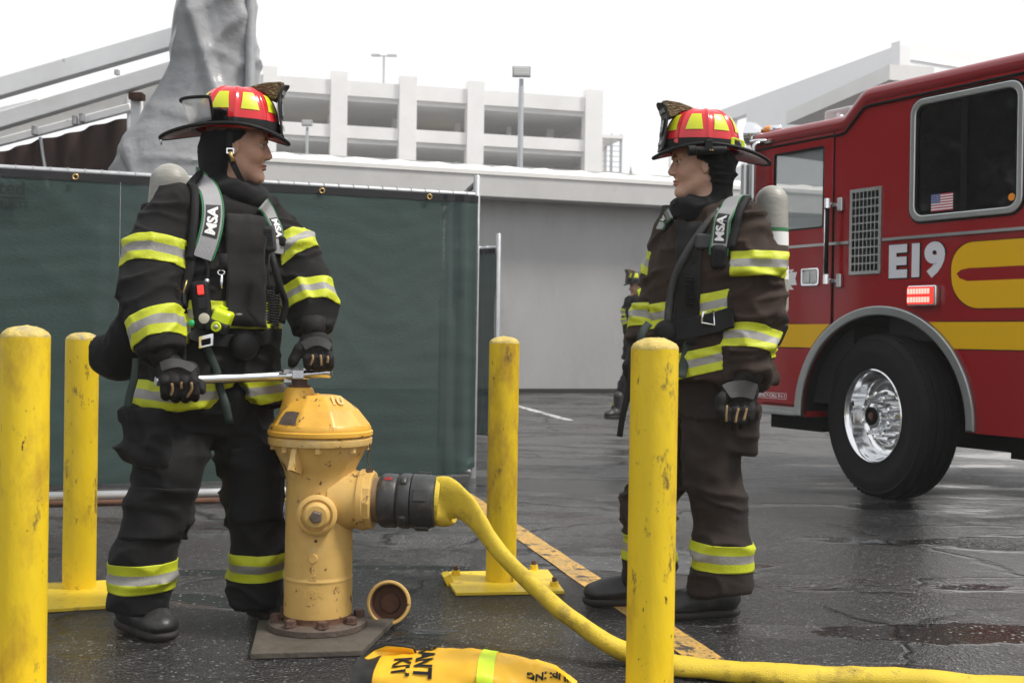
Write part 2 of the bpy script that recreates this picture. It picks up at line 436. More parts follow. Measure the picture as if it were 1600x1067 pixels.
PUDDLES = [(*G(x, y)[:2], rx, ry, k) for x, y, rx, ry, k in ((1540, 990, .62, .16, 1), (1230, 985, .30, .10, .8), (660, 887, .62, .05, 1), (785, 985, .30, .22, .45), (130, 1000, .30, .20, .6), (900, 760, .8, .35, .5), (1010, 720, .7, .3, .4), (330, 895, .5, .07, 1), (780, 985, 2.3, .95, 0), (1480, 860, 1.5, 1.0, 0), (150, 900, 1.2, 1.0, 0), (1250, 790, .8, .5, 0))]
def ground_material():
    M = bpy.data.materials.new('wet_asphalt'); M.use_nodes = True; t = M.node_tree; L = t.links.new; b = t.nodes['Principled BSDF']
    def N(k, **kw):
        n = t.nodes.new(k)
        for a, v in kw.items():
            if a in n.inputs: n.inputs[a].default_value = v
            else: setattr(n, a, v)
        return n
    def noise(scale, det=6, rough=.6, vec=None):
        n = N('ShaderNodeTexNoise', Scale=scale, Detail=det, Roughness=rough); L(vec or tc.outputs['Object'], n.inputs['Vector']); return n.outputs[0]
    def rng(x, a, b_, c=0.0, d=1.0):
        n = N('ShaderNodeMapRange'); n.inputs[1].default_value = a; n.inputs[2].default_value = b_; n.inputs[3].default_value = c; n.inputs[4].default_value = d
        L(x, n.inputs[0]); return n.outputs[0]
    def mul(a, b_, op='MULTIPLY'):
        n = N('ShaderNodeMath', operation=op)
        for i, q in enumerate((a, b_)):
            if isinstance(q, (int, float)): n.inputs[i].default_value = q
            else: L(q, n.inputs[i])
        return n.outputs[0]
    def mixc(f, a, b_):
        n = N('ShaderNodeMix', data_type='RGBA'); L(f, n.inputs[0])
        for i, q in ((6, a), (7, b_)):
            if isinstance(q, tuple): n.inputs[i].default_value = (*q, 1)
            else: L(q, n.inputs[i])
        return n.outputs[2]
    tc = N('ShaderNodeTexCoord')
    # long smears of water and drying, drawn out sideways
    mp = N('ShaderNodeMapping'); mp.inputs['Scale'].default_value = (.55, 1.5, 1); mp.inputs['Rotation'].default_value = (0, 0, .12); L(tc.outputs['Object'], mp.inputs[0])
    big = noise(.9, 5, .55, mp.outputs[0])
    wet = rng(big, .46, .56)                       # wet sheen
    pud = rng(big, .555, .60)                     # standing water
    # known pools of water
    for cx, cy, rx, ry, k in PUDDLES:
        sb = N('ShaderNodeVectorMath', operation='SUBTRACT'); L(tc.outputs['Object'], sb.inputs[0]); sb.inputs[1].default_value = (cx, cy, 0)
        sc_ = N('ShaderNodeVectorMath', operation='MULTIPLY'); L(sb.outputs[0], sc_.inputs[0]); sc_.inputs[1].default_value = (1 / rx, 1 / ry, 0)
        ln = N('ShaderNodeVectorMath', operation='LENGTH'); L(sc_.outputs[0], ln.inputs[0])
        dist = mul(ln.outputs['Value'], mul(rng(noise(4.5, 6, .65), 0, 1, -.75, .75), 1.0), 'ADD')
        wet = mul(wet, rng(dist, 1.5, .8), 'MAXIMUM'); pud = mul(pud, mul(rng(dist, 1.0, .86), k), 'MAXIMUM')
    vor = N('ShaderNodeTexVoronoi', Scale=85); L(tc.outputs['Object'], vor.inputs['Vector'])
    grain = rng(vor.outputs['Distance'], .1, .6, 1, 0)
    fine = noise(260, 3, .6)
    # cracks: distorted cell edges, only here and there
    wp = N('ShaderNodeTexNoise', Scale=2.2, Detail=5); L(tc.outputs['Object'], wp.inputs['Vector'])
    ad = N('ShaderNodeVectorMath', operation='MULTIPLY_ADD'); L(wp.outputs['Color'], ad.inputs[0]); ad.inputs[1].default_value = (.55, .55, 0); L(tc.outputs['Object'], ad.inputs[2])
    cr = N('ShaderNodeTexVoronoi', feature='DISTANCE_TO_EDGE', Scale=.55); L(ad.outputs[0], cr.inputs['Vector'])
    crk = mul(rng(cr.outputs['Distance'], .0, .012, 1, 0), rng(noise(1.1, 4), .45, .51))
    base = mixc(rng(noise(1.6, 7, .65), .3, .7), (.036, .036, .0365), (.088, .087, .085))
    base = mixc(mul(rng(vor.outputs['Color'], .50, 1.0), .60), base, (.22, .215, .205))     # pale stones in the mix
    base = mixc(mul(rng(noise(1.3, 5, .6, mp.outputs[0]), .58, .70), .55), base, (.040, .018, .010))   # brownish stain
    base = mixc(mul(wet, .72), base, (.004, .004, .0045))
    vo2 = N('ShaderNodeTexVoronoi', Scale=44); vo2.inputs['Randomness'].default_value = 1; L(tc.outputs['Object'], vo2.inputs['Vector'])
    spk = mul(rng(vo2.outputs['Distance'], .16, .34, 1, 0), rng(vo2.outputs['Color'], .45, .75))      # coarse stones standing proud
    base = mixc(mul(spk, .7), base, (.30, .295, .28))
    base = mixc(crk, base, (.006, .006, .006))
    L(base, b.inputs['Base Color'])
    ro = mul(rng(wet, 0, 1, .42, .13), rng(fine, .3, .7, .85, 1.25))
    mr = N('ShaderNodeMix', data_type='FLOAT'); L(pud, mr.inputs[0]); L(ro, mr.inputs[2]); mr.inputs[3].default_value = .035
    L(mr.outputs[0], b.inputs['Roughness'])
    b.inputs['Specular IOR Level'].default_value = .5
    hgt = mul(mul(grain, .9), mul(fine, .7), 'ADD'); hgt = mul(hgt, mul(crk, -4.0), 'ADD'); hgt = mul(hgt, mul(spk, 1.6), 'ADD'); hgt = mul(hgt, mul(noise(28, 4, .7), 1.6), 'ADD'); hgt = mul(hgt, mul(rng(noise(7, 4), 0, 1), 1.5), 'ADD')
    hs = mul(hgt, rng(pud, 0, 1, 1, .05))
    bp = N('ShaderNodeBump'); bp.inputs['Strength'].default_value = .85; bp.inputs['Distance'].default_value = .0105; L(hs, bp.inputs['Height']); L(bp.outputs[0], b.inputs['Normal'])
    MATS['wet_asphalt'] = M
ground_material()

def fabric_material():
    """green windscreen mesh: woven, with a little see-through so the chain link behind it shows"""
    M = mat('screen_green', (.038, .066, .060), .75, spec=.25, var=.14, vscale=3.0, stretch=(.7, .7, 3), bump=.35, bscale=55)
    t = M.node_tree; b = t.nodes['Principled BSDF']; L = t.links.new
    tr = t.nodes.new('ShaderNodeBsdfTransparent'); ms = t.nodes.new('ShaderNodeMixShader'); out = t.nodes['Material Output']
    ms.inputs[0].default_value = .925
    L(tr.outputs[0], ms.inputs[1]); L(b.outputs[0], ms.inputs[2]); L(ms.outputs[0], out.inputs['Surface'])
fabric_material()

# ================================================================== GROUND
mk('ground', ([(-400, -120, 0), (400, -120, 0), (400, 600, 0), (-400, 600, 0)], [(0, 1, 2, 3)]), 'wet_asphalt', kind='structure')
def stripe(a, b, w, z=.004):
    a = np.array(a); b = np.array(b); d = unit(b - a); s = np.array([-d[1], d[0], 0]); n = 24; V = []; F = []
    rs = np.random.RandomState(3)
    for i in range(n + 1):
        p = a + (b - a) * i / n
        for q in (-1, 1): V.append(p + s * q * (w / 2 + rs.uniform(-.003, .003)) + np.array([0, 0, z]))
        if i: F.append((2 * i - 2, 2 * i - 1, 2 * i + 1, 2 * i))
    return V, F
mk('yellow_line', stripe(G(722, 772), G(1140, 1056), .115), 'line_yellow', kind='structure')
mk('yellow_line', stripe(G(-60, 789), G(725, 776), .10, .006), 'line_yellow', kind='structure')
mk('white_line', stripe(G(806, 634), G(890, 657), .12), 'line_white', kind='structure')

# ================================================================== CAR PARK FAR BEHIND
def facade_frame(a, b):
    a = np.array(a, float); b = np.array(b, float); a[2] = b[2] = 0; e = unit(b - a); n = np.array([-e[1], e[0], 0])
    return a, e, (n if n[1] > 0 else -n), np.linalg.norm(b - a)
pa, pe, pn, plen = facade_frame(P(250, 500, 88.2), P(936, 500, 97.2))
def fx(px):                                        # distance along the facade of a photo column
    d = CR * (px - 800) / FPX + CF; k = pa[0] * d[1] - pa[1] * d[0]; k2 = pe[0] * d[1] - pe[1] * d[0]
    return -k / k2
def fbox(e, n, o, x0, x1, y0, y1, z0, z1):
    return box(o + e * (x0 + x1) / 2 + n * (y0 + y1) / 2 + np.array([0, 0, (z0 + z1) / 2]), ((x1 - x0) / 2, (y1 - y0) / 2, (z1 - z0) / 2), np.array([e, n, [0, 0, 1]]))
cp = thing('parking_structure', 'pale concrete multi-storey car park in the haze behind the grey building', 'parking garage', tuple(pa))
colx = [(302, 328), (405, 427), (511, 537), (618, 645), (724, 750), (908, 935)]
for c0, c1 in colx:
    mk('pier', fbox(pe, pn, pa, fx(c0), fx(c1), -.25, .9, 0, 22.0), 'concrete_pier', cp)
levels = [(20.15, 21.35), (16.75, 17.75), (13.4, 14.4), (10, 11), (6.6, 7.6), (3.2, 4.2)]
for i, (z0, z1) in enumerate(levels):
    for (a0, a1), (b0, b1) in zip(colx, colx[1:]):
        mk('parapet', fbox(pe, pn, pa, fx(a1) + .01, fx(b0) - .01, 0, .35, z0, z1), 'concrete_pale', cp)
    mk('floor_slab', fbox(pe, pn, pa, .1, plen - .3, .4, 16, z0 - .35, z0 + .05), 'concrete_inner', cp)
mk('inner_wall', fbox(pe, pn, pa, .1, plen - .3, 16.05, 16.4, 0, 20.1), 'concrete_pale', cp)
for c0, c1 in ((520, 528), (628, 636), (733, 741), (820, 826), (885, 897)):
    mk('inner_column', fbox(pe, pn, pa, fx(c0), fx(c1), 7, 7.6, 0, 20), 'concrete_pale', cp)
for z in (18.75, 15.35):
    mk('inner_beam', fbox(pe, pn, pa, .5, plen - 1, 9, 9.5, z - 1.2, z - .45), 'dark_rail', cp)
for px, z in ((492, 18.0), (708, 17.95)):
    mk('strip_light', fbox(pe, pn, pa, fx(px - 12), fx(px + 12), 8.3, 8.5, z, z + .28), 'tube_light', cp)
mk('end_wall', fbox(pe, pn, pa, plen - .25, plen + .2, .95, 16, 0, 20.6), 'concrete_pale', cp)
# cars parked on its decks
def deck_car(px, zf, label, m):
    o = pa + pe * fx(px) + pn * 3.2; t = thing('parked_car', label, 'car', (o[0], o[1], zf), math.atan2(pe[1], pe[0]))
    bod = [(-2.1, .25), (2.1, .25), (2.15, .62), (1.95, .80), (1.15, .88), (.55, 1.36), (-.85, 1.40), (-1.5, .98), (-2.1, .90), (-2.18, .55)]
    v, f = plate2d([bod], 1.7, .06); mk('body', (np.stack([v[:, 0], v[:, 2], v[:, 1]], 1), f), m, t, local=True)
    v, f = plate2d([[(-1.25, .96), (1.0, .92), (.5, 1.30), (-.8, 1.33)]], .01); mk('side_window', (np.stack([v[:, 0], v[:, 2] - .012, v[:, 1]], 1), f), 'black_base', t, local=True)
    for x in (-1.35, 1.35): mk('wheel', lathe([(.30, -.02), (.31, .2)], 16, (x, 0, .31), (0, 1, 0)), 'black_base', t, local=True)
mat('car_grey', (.12, .12, .13), .35); mat('car_dark', (.05, .05, .055), .35)
deck_car(850, 16.82, 'dark grey car parked on the upper deck of the car park behind the floodlight', 'car_dark')
deck_car(880, 13.47, 'grey car parked on the lower deck at the right end of the car park', 'car_grey')
# open stair tower at its end
st = thing('stair_tower', 'grey steel stair tower at the far end of the car park', 'stair tower', tuple(pa + pe * (plen + 2)))
x0, x1 = fx(938), fx(973)
for x in (x0, (x0 + x1) / 2, x1 - .15):
    for y in (1, 5): mk('post', fbox(pe, pn, pa, x, x + .18, y, y + .18, 0, 18.6), 'galv_dull', st)
for z in (18.2, 15.0, 12.0, 9.0, 6.0, 3.0):
    mk('landing', fbox(pe, pn, pa, x0 - .1, x1 + .1, .9, 5.3, z, z + .3), 'concrete_pale', st)
mk('screen', fbox(pe, pn, pa, x0, x1, 5.4, 5.5, 15.3, 18.2), 'concrete_pale', st)
for z in np.arange(13.0, 18.0, .45):
    mk('rail', fbox(pe, pn, pa, x0, x1, .82, .88, z, z + .06), 'galv_dull', st)
# lamps
def pole_lamp(px, ytop, D, zbase, head, label, r=.06):
    t = P(px, ytop, D); base = np.array([t[0], t[1], zbase]); th = thing('lamp_post', label, 'lamp post', tuple(base))
    mk('pole', lathe([(r * 1.25, 0), (r, t[2] - zbase)], 10, base), 'galv', th, smooth=True, sharp=40)
    if head == 'flood':
        mk('bracket', bar(t + [0, 0, .02], t + [0, 0, .18], .1, .05), 'galv_dull', th)
        h = bevel(mk('lamp_head', box(t + [0, -.05, .33], (.21, .06, .12)), 'galv_dull', th), .02)
        mk('lens', box(t + [0, -.118, .33], (.17, .006, .085)), 'lamp_glass', h)
        for s in (-.06, 0.0, .06): mk('louvre', box(t + [0, -.128, .33 + s * .9], (.165, .004, .006)), 'dark_rail', h)
    else:
        mk('cross_arm', bar(t + [-.6, 0, 0], t + [.6, 0, 0], .1, .1), 'galv_dull', th)
        for s in (-1, 1): bevel(mk('lamp_head', box(t + [s * .75, 0, .05], (.42, .3, .08)), 'galv_dull', th), .05)
pole_lamp(814.5, 136, 26, 0, 'flood', 'floodlight on a slim steel pole rising behind the grey flat-roofed building')
pole_lamp(600, 88, 104, 14, 'twin', 'twin-headed lamp post standing on the car park roof', .1)
pole_lamp(480, 206, 45, 0, 'flood', 'small floodlight post in front of the car park beside the black-coated firefighter')
bpy.context.view_layer.update()

# white building behind the fire engine
wa, we, wn, wl = facade_frame(P(1040, 500, 64), P(1399, 500, 45))
wb = thing('white_building', 'tall white building fading into the haze behind the fire engine', 'building', tuple(wa))
mk('long_wall', fbox(we, wn, wa, wl * .42, wl, 0, .5, 0, 12.75), 'white_wall', wb)
mk('low_wall', fbox(we, wn, wa, 0, wl * .42 - .01, 0, .5, 0, 9.6), 'white_wall', wb)
mk('top_beam', fbox(we, wn, wa, 0, wl * .42 - .01, 0, .5, 12.1, 12.75), 'white_wall', wb)
for k in range(5): mk('post', fbox(we, wn, wa, wl * .082 * k, wl * .082 * k + .3, .02, .4, 9.62, 12.08), 'white_wall', wb)
ea, ee, en, _l = facade_frame(P(1399, 500, 45), P(1650, 500, 49))
mk('end_wall', fbox(ee, en, ea, .02, 11.5, .02, .5, 0, 12.9), 'white_wall', wb)
for z in np.arange(8.0, 12.6, .42): mk('cladding_joint', fbox(ee, en, ea, .4, 11.4, -.03, .01, z, z + .05), 'white_wall', wb)
cy = thing('canopy', 'grey-edged flat canopy of the white building seen above the fire engine roof', 'canopy', tuple(G(1330, 650)))
c0, c1 = P(1258, 186, 40), P(1425, 118, 33)
mk('slab', bar(c0, np.array([c1[0], c1[1], c0[2]]), 1.4, .45), 'concrete_pale', cy)
for k in (.15, .75): q = c0 * (1 - k) + c1 * k; mk('column', fbox(np.array([1., 0, 0]), np.array([0, 1., 0]), np.array([q[0] + .5, q[1] + .6, 0]), -.15, .15, -.15, .15, 0, c0[2] - .18), 'white_wall', cy)
ga = P(1012, 273, 60); gb = P(1058, 252, 60)
sh = thing('pale_shed', 'pale low gable-roofed building far behind the red-helmeted firefighter facing left', 'building', (ga[0], 60, 0))
mk('wall', box((ga[0] + 4, 66, 4.2), (4, 4, 4.2)), 'white_wall', sh)
v = [(ga[0] - .3, 61.5, 8.4), (ga[0] + 8.3, 61.5, 8.4), (ga[0] + 8.3, 66, 11), (ga[0] - .3, 66, 11), (ga[0] + 8.3, 70.5, 8.4), (ga[0] - .3, 70.5, 8.4)]
mk('roof', (v, [(0, 1, 2, 3), (3, 2, 4, 5), (0, 3, 5), (1, 4, 2), (0, 5, 4, 1)]), 'fascia_grey', sh)

# grey flat-roofed building
ga_, ge, gn, gl = facade_frame(P(120, 500, 17.4), P(1500, 500, 22.2))
gb = thing('grey_building', 'low grey stucco building with a white roof and deep pale fascia across the yard', 'building', tuple(ga_))
mk('wall', fbox(ge, gn, ga_, 0, gl, .45, .75, .08, 3.42), 'stucco_grey', gb)
mk('plinth', fbox(ge, gn, ga_, 0, gl, .40, .8, 0, .075), 'black_base', gb)
bevel(mk('fascia', fbox(ge, gn, ga_, -.4, gl, 0, .7, 3.36, 3.77), 'fascia_grey', gb), .012)
mk('drip_edge', fbox(ge, gn, ga_, -.4, gl, -.02, .02, 3.73, 3.80), 'roof_white', gb)
def gp(x, y, z): return ga_ + ge * x + gn * y + np.array([0, 0, z])
V = []; F = []; nx = 60
for i in range(nx + 1):
    x = -.4 + (gl + .4) * i / nx
    for y, z in ((0.02, 3.79), (1.2, 4.0), (3.4, 4.36 + .02 * math.sin(i * 1.7)), (3.5, 4.42 + .025 * math.sin(i * 2.3 + 1))): V.append(gp(x, y, z))
    if i:
        for k in range(3): F.append((i * 4 - 4 + k, i * 4 + k, i * 4 + k + 1, i * 4 - 3 + k))
mk('roof', (V, F), 'roof_white', gb, smooth=True)
mk('parapet_cap', fbox(ge, gn, ga_, -.4, gl, 3.5, 3.75, 0, 4.44), 'galv_dull', gb)
for k in range(0): mk('wall_joint', fbox(ge, gn, ga_, gl * (.3 + .1 * k), gl * (.3 + .1 * k) + .012, .443, .46, .25, 3.36), 'black_base', gb)
q = G(981, 598)
pl = thing('wooden_pallet', 'brown wooden pallet standing against the grey wall behind the distant firefighter', 'pallet', tuple(q))
for s in range(4): mk('plank', box(q + [.02, 0, .1 + s * .22], (.4, .015, .085)), 'wood_board', pl)
for s in (-.33, 0, .33): mk('batten', box(q + [.02 + s, .05, .44], (.04, .033, .45)), 'wood_board', pl)

# tent frame and tarp on the left
tf = thing('roof_truss', 'white steel roof beams sloping up behind the green fence', 'frame', tuple(np.array([P(210, 300, 11.2)[0], 11.2, 0])))
def beam(name, a, b, h, d, m='white_metal'):
    return bevel(mk(name, bar(a, b, d, h), m, tf), .012)
beam('upper_beam', P(-180, 190, 10.9), P(330, 43, 10.9), .185, .12)
beam('lower_beam', P(-180, 243, 11.2), P(330, 92, 11.2), .16, .12)
beam('valance_rail', P(-180, 270, 11.45), P(205, 168, 11.45), .085, .05)
mk('backing_panel', bar(P(-180, 256, 11.5), P(330, 118, 11.5), .02, .26), 'fascia_grey', tf)
beam('post', np.array([P(214, 300, 11.3)[0], 11.35, .0]), P(214, 150, 11.35), .10, .10)
beam('weld_collar', P(214, 146, 11.25), P(214, 157, 11.25), .12, .14, 'rust')
beam('stub_post', P(203, 300, 11.5), P(203, 152, 11.5), .06, .05)
for px, py in ((54, 196), (117, 180), (128, 176)): beam('clip', P(px, py, 11.35), P(px, py + 16, 11.35), .05, .05, 'galv')
for px, py in ((183, 118),): beam('bolt_plate', P(px, py, 11.3), P(px, py - 9, 11.3), .05, .05, 'galv')
beam('side_rail', P(-120, 200, 12), P(62, 158, 12), .06, .06)
cu = thing('tent_curtain', 'dark brown tent curtain hanging under the white beams', 'curtain', tuple(np.array([P(80, 300, 11.6)[0], 11.6, 0])))
V = []; F = []
for i in range(81):
    px = -200 + 402 * i / 80; top = P(px, 236 - (px) * .262, 11.6)
    for k in range(9):
        z = top[2] * (1 - k / 8); V.append((top[0], 11.6 + .035 * math.sin(i * .8 + k * .3) + .03 * math.sin(i * .33 + 2 * k), z))
    if i:
        for k in range(8): F.append((i * 9 - 9 + k, i * 9 + k, i * 9 + k + 1, i * 9 - 8 + k))
mk('cloth', (V, F), 'curtain_brown', cu, smooth=True)
mk('pole', tube([P(63, 215, 11.5), P(76, 300, 11.5)], .018, 8), 'galv', cu)

# crumpled grey tarp wrapped round a tall column
tp = thing('tarp_column', 'crumpled grey tarpaulin draped over a tall column behind the fence', 'tarpaulin', tuple(np.array([P(320, 300, 10.4)[0], 10.4, 0])))
left = [(-140, 312), (-60, 298), (0, 287), (50, 272), (100, 262), (140, 243), (180, 222), (212, 203), (265, 182), (330, 165), (560, 150), (830, 145)]
right = [(-140, 405), (0, 406), (150, 405), (265, 407), (560, 410), (830, 412)]
rows = np.concatenate([np.linspace(-140, 300, 90), np.linspace(310, 830, 12)]); nu = 120
V = np.zeros((len(rows), nu, 3))
for i, r in enumerate(rows):
    l = np.interp(r, [q[0] for q in left], [q[1] for q in left]); rr = np.interp(r, [q[0] for q in right], [q[1] for q in right])
    for j in range(nu):
        a = 2 * math.pi * j / nu; u = .5 - .5 * math.cos(a) if True else 0
        p = P(l + (rr - l) * u, r, 10.4); p[1] += -.42 * math.sin(a) * (1 if math.sin(a) > 0 else .6) * (.55 + .45 * (rr - l) / 220)
        V[i, j] = p
VV = V.reshape(-1, 3)
z0 = VV[:, 2]
fold = lambda q, s: 1 - np.abs(vn(q, s)) * 2
c1 = np.stack([VV[:, 0] * 2.2 + z0 * .55, VV[:, 1] * 2.0, z0 * .35], 1)
c2 = np.stack([VV[:, 0] * 5 - z0 * 1.2, VV[:, 1] * 5, z0 * 3.2], 1); c3 = np.stack([VV[:, 0] * 11, VV[:, 1] * 11, z0 * 9], 1)
wv = np.stack([vn(VV * 1.1, 21), vn(VV * 1.1, 22), vn(VV * 1.1, 23)], 1) * .12
VW = VV + wv; rdg = lambda q, s: np.clip(1.1 - 1.6 * np.sqrt(vn(q, s) ** 2 + .012), 0, 1)
d1 = np.stack([VW[:, 0] * 3.2 + VW[:, 2] * .9, VW[:, 1] * 2.0, VW[:, 2] * .30], 1); d2 = np.stack([VW[:, 0] * 4.5 - VW[:, 2] * 2.6, VW[:, 1] * 3, VW[:, 2] * 1.2], 1); d3 = np.stack([VW[:, 0] * 2.0, VW[:, 1] * 2, VW[:, 2] * 5.5], 1)
dsp = .075 * rdg(d1, 1) + .032 * rdg(d2, 2) ** 2 + .022 * rdg(d3, 3) ** 3 + .012 * vn(VV * 3, 4) - .03
ctr = np.repeat(V.mean(1), nu, 0); nn = VV - ctr; nn[:, 2] = 0; nn /= np.maximum(np.linalg.norm(nn, axis=1), 1e-6)[:, None]
VV = VV + nn * (dsp - .03)[:, None]
# two seams pressed into the cloth
F = []
for i in range(len(rows) - 1):
    for j in range(nu): k = (j + 1) % nu; F.append((i * nu + j, (i + 1) * nu + j, (i + 1) * nu + k, i * nu + k))
F.append(tuple(range(nu)))
mk('tarp_sheet', (VV, F), 'tarp', tp, smooth=True, sharp=40)
mk('edge_pole', lathe([(.045, 0), (.045, 5.2)], 10, (P(400, 300, 10.5)[0], 10.2, 0)), 'galv_dull', tp, smooth=True, sharp=40)

# trees standing off to the left, seen only as reflections in the engine's windows
def tree(x, y, h, seed, label, src=None):
    t = thing('tree', label, 'tree', (x, y, 0), rotz=seed * 1.3, group='trees beyond the left edge of the yard'); rs = np.random.RandomState(seed)
    pts = spline([(0, 0, 0), (.08, .05, h * .3), (-.05, .1, h * .6), (.05, 0, h * .85)], 10); mk('trunk', tube(pts, list(np.linspace(.2, .05, 10)), 8), 'bark', t, local=True, smooth=True)
    if src is not None: o = bpy.data.objects.new('crown', src.data); COL.objects.link(o); o.parent = t; o.scale = (h / 7,) * 3; return t, src
    n = 5200; c = rs.normal(size=(26, 3)) * [1.0, 1.0, .9] + [0, 0, 5.0]; k = rs.randint(0, 26, n); p = c[k] + rs.normal(size=(n, 3)) * .42
    u = rs.normal(size=(n, 3)); u /= np.linalg.norm(u, axis=1)[:, None]; w_ = np.cross(u, rs.normal(size=(n, 3))); w_ /= np.linalg.norm(w_, axis=1)[:, None]
    s = rs.uniform(.06, .13, n)[:, None]; V = np.stack([p - u * s, p + w_ * s * .5, p + u * s, p - w_ * s * .5], 1).reshape(-1, 3); F = np.arange(4 * n).reshape(-1, 4)
    cr = mk('crown', (V, F), 'leaf_dark', t, local=True); return t, cr
_t, _cr = tree(-9.5, 9.5, 7.5, 2, 'leafy tree beyond the left end of the green fence'); 
for i, (x, y, h) in enumerate(((-11, 6.5, 8), (-12.5, 11.5, 9), (-14, 8.6, 8.5), (-10.5, 13.5, 8), (-15, 5.0, 9))): tree(x, y, h, 5 + i, 'leafy tree beyond the left end of the green fence', _cr)

# ================================================================== GREEN FENCE
def chain_link(a, b, z0, z1, pitch=.062, r=.0016):
    """crossing diagonal wires, one joined mesh"""
    mb = MB(); a = np.array(a); b = np.array(b); e = unit((b - a) * [1, 1, 0]); Ln = np.linalg.norm((b - a)[:2]); H = z1 - z0; nrm = np.array([-e[1], e[0], 0])
    for s in (1, -1):
        k = -H
        while k < Ln + H:
            x0, x1_ = k, k + H * s; za, zb = z0, z1
            def clampx(x):
                return min(max(x, 0), Ln)
            ax, bx = clampx(x0), clampx(x1_)
            if abs(ax - bx) > .01:
                za = z0 + (ax - x0) * s; zb = z0 + (bx - x0) * s
                mb.add(tube([a * [1, 1, 0] + e * ax + [0, 0, za] + nrm * .002 * s, a * [1, 1, 0] + e * bx + [0, 0, zb] + nrm * .002 * s], r, 4, False))
            k += pitch
    return mb
def fence_panel(a, b, h, label, waves=.012, seed=1, group=None, wrap=True, link=True, ties=True, skew=0.0):
    a = np.array([a[0], a[1], 0.0]); b = np.array([b[0], b[1], 0.0]); e = unit(b - a); Ln = np.linalg.norm(b - a); n = np.array([e[1], -e[0], 0])
    if n[1] > 0: n = -n
    th = thing('fence_panel', label, 'fence', tuple(a), group=group)
    nx, nz = max(12, int(Ln / .028)), 60; x = np.linspace(0, Ln, nx + 1); z = np.linspace(.03, h - .055, nz + 1)
    X, Z = np.meshgrid(x, z, indexing='ij'); q = np.stack([X.ravel() * 1.3, Z.ravel() * .8, 0 * X.ravel() + seed], 1)
    d = waves * fbm(q, 3, seed) + .0012 * np.sin(Z.ravel() * 46 + 6 * vn(q * 2, seed)) + .007 * (1 - 1.5 * np.abs(vn(np.stack([X.ravel() * 2.6 + Z.ravel() * 2.2, Z.ravel() * 1.3 - X.ravel() * .4, 0 * X.ravel()], 1), seed + 8))) + .005 * vn(np.stack([X.ravel() * 1.2 - Z.ravel() * 3.5, Z.ravel() * 2.2, 0 * X.ravel()], 1), seed + 11)
    if wrap:        # fabric bunches and turns round the last post
        t = np.clip((X.ravel() - (Ln - .24)) / .24, 0, 1); d = d + .035 * np.sin(t * math.pi) * (1 + .5 * vn(np.stack([t * 3, Z.ravel() * 2.2, 0 * t], 1), 5)) + .012 * np.sin(t * 14 + 2 * vn(q * 1.5, 9)) * (t > 0)
        lift = np.where(Z.ravel() < .12, t ** 2 * .05, 0)
    else: lift = 0
    d = np.maximum(d, -.012)
    V = a + X.ravel()[:, None] * e + n * (.03 + d)[:, None]; V[:, 2] = Z.ravel() + lift
    F = [(i * (nz + 1) + k, (i + 1) * (nz + 1) + k, (i + 1) * (nz + 1) + k + 1, i * (nz + 1) + k + 1) for i in range(nx) for k in range(nz)]
    mk('screen_fabric', (V, F), 'screen_green', th, smooth=True)
    hz = h - .055
    top = np.array([a + e * xx + n * (.034 + dd) for xx, dd in zip(x, d.reshape(nx + 1, nz + 1)[:, -1])])
    V = []; F = []
    for i in range(nx + 1):
        for k, zz in enumerate((hz - .004, hz + .045)): V.append(top[i] + [0, 0, zz])
        if i: F.append((2 * i - 2, 2 * i, 2 * i + 1, 2 * i - 1))
    mk('top_webbing', (V, F), 'webbing_black', th)
    mk('top_rail', tube([a + [0, 0, h], b + [0, 0, h]], .020, 12), 'galv', th, smooth=True, sharp=40)
    mk('bottom_rail', tube([a + [0, 0, .045], b + [0, 0, .045]], .019, 10), 'galv_dull', th, smooth=True, sharp=40)
    for p, hh in ((b, h + .13), (a, h + .1)):
        mk('post', lathe([(.024, 0), (.024, hh), (.018, hh + .008)], 12, p), 'galv', th, smooth=True, sharp=40)
    if link: mk('chain_link', chain_link(a, b, .05, h), 'galv', th, kind='stuff')
    if ties:
        for i in range(int(Ln / .1)):
            c = a + e * (.05 + i * .1) + np.array([0, 0, h]); ang = np.linspace(-.5, 2 * math.pi - .8, 12)
            mk('tie', tube([c + n * .024 * math.sin(t) + np.array([0, 0, .024]) * math.cos(t) + e * (.022 * t / 6 - .01) for t in ang], .0028, 4), 'galv', th)
    return th, a, e, n
fA, fB = P(-190, 500, 6.78), P(742, 500, 8.0)
fth, fa, fe, fn = fence_panel(fA, fB, 1.985, 'long chain-link fence covered in green windscreen mesh behind the hydrant', link=True)
for px, yy in ((115, 0), (665, 0), (498, 0)):
    d = CR * (px - 800) / FPX + CF; k = (fa[0] * d[1] - fa[1] * d[0]); k2 = fe[0] * d[1] - fe[1] * d[0]; c = fa + fe * (-k / k2) + fn * .05 + np.array([0, 0, 1.948])
    ang = np.linspace(0, 2 * math.pi, 13); mk('grommet', tube([c + fe * .016 * math.cos(t) + np.array([0, 0, .016]) * math.sin(t) for t in ang], .005, 6, False), 'brass', fth, smooth=True)
def fpt(px):
    d = CR * (px - 800) / FPX + CF; k = (fa[0] * d[1] - fa[1] * d[0]); k2 = fe[0] * d[1] - fe[1] * d[0]; return -k / k2
def on_fence(v, cx, cz):
    return fa + (cx + v[:, :1]) * fe + fn * (.066 + v[:, 2:3]) + np.stack([0 * v[:, 0], 0 * v[:, 0], cz + v[:, 1]], 1)
pt = MB()
v, f = text2d('ted', .115, .003, .001); pt.add((v, f), 0, lambda q: on_fence(q, fpt(17), 1.853))
pt.add(box((0, 0, 0), (.10, .008, .0005)), 0, lambda q: on_fence(q, fpt(10), 1.795))
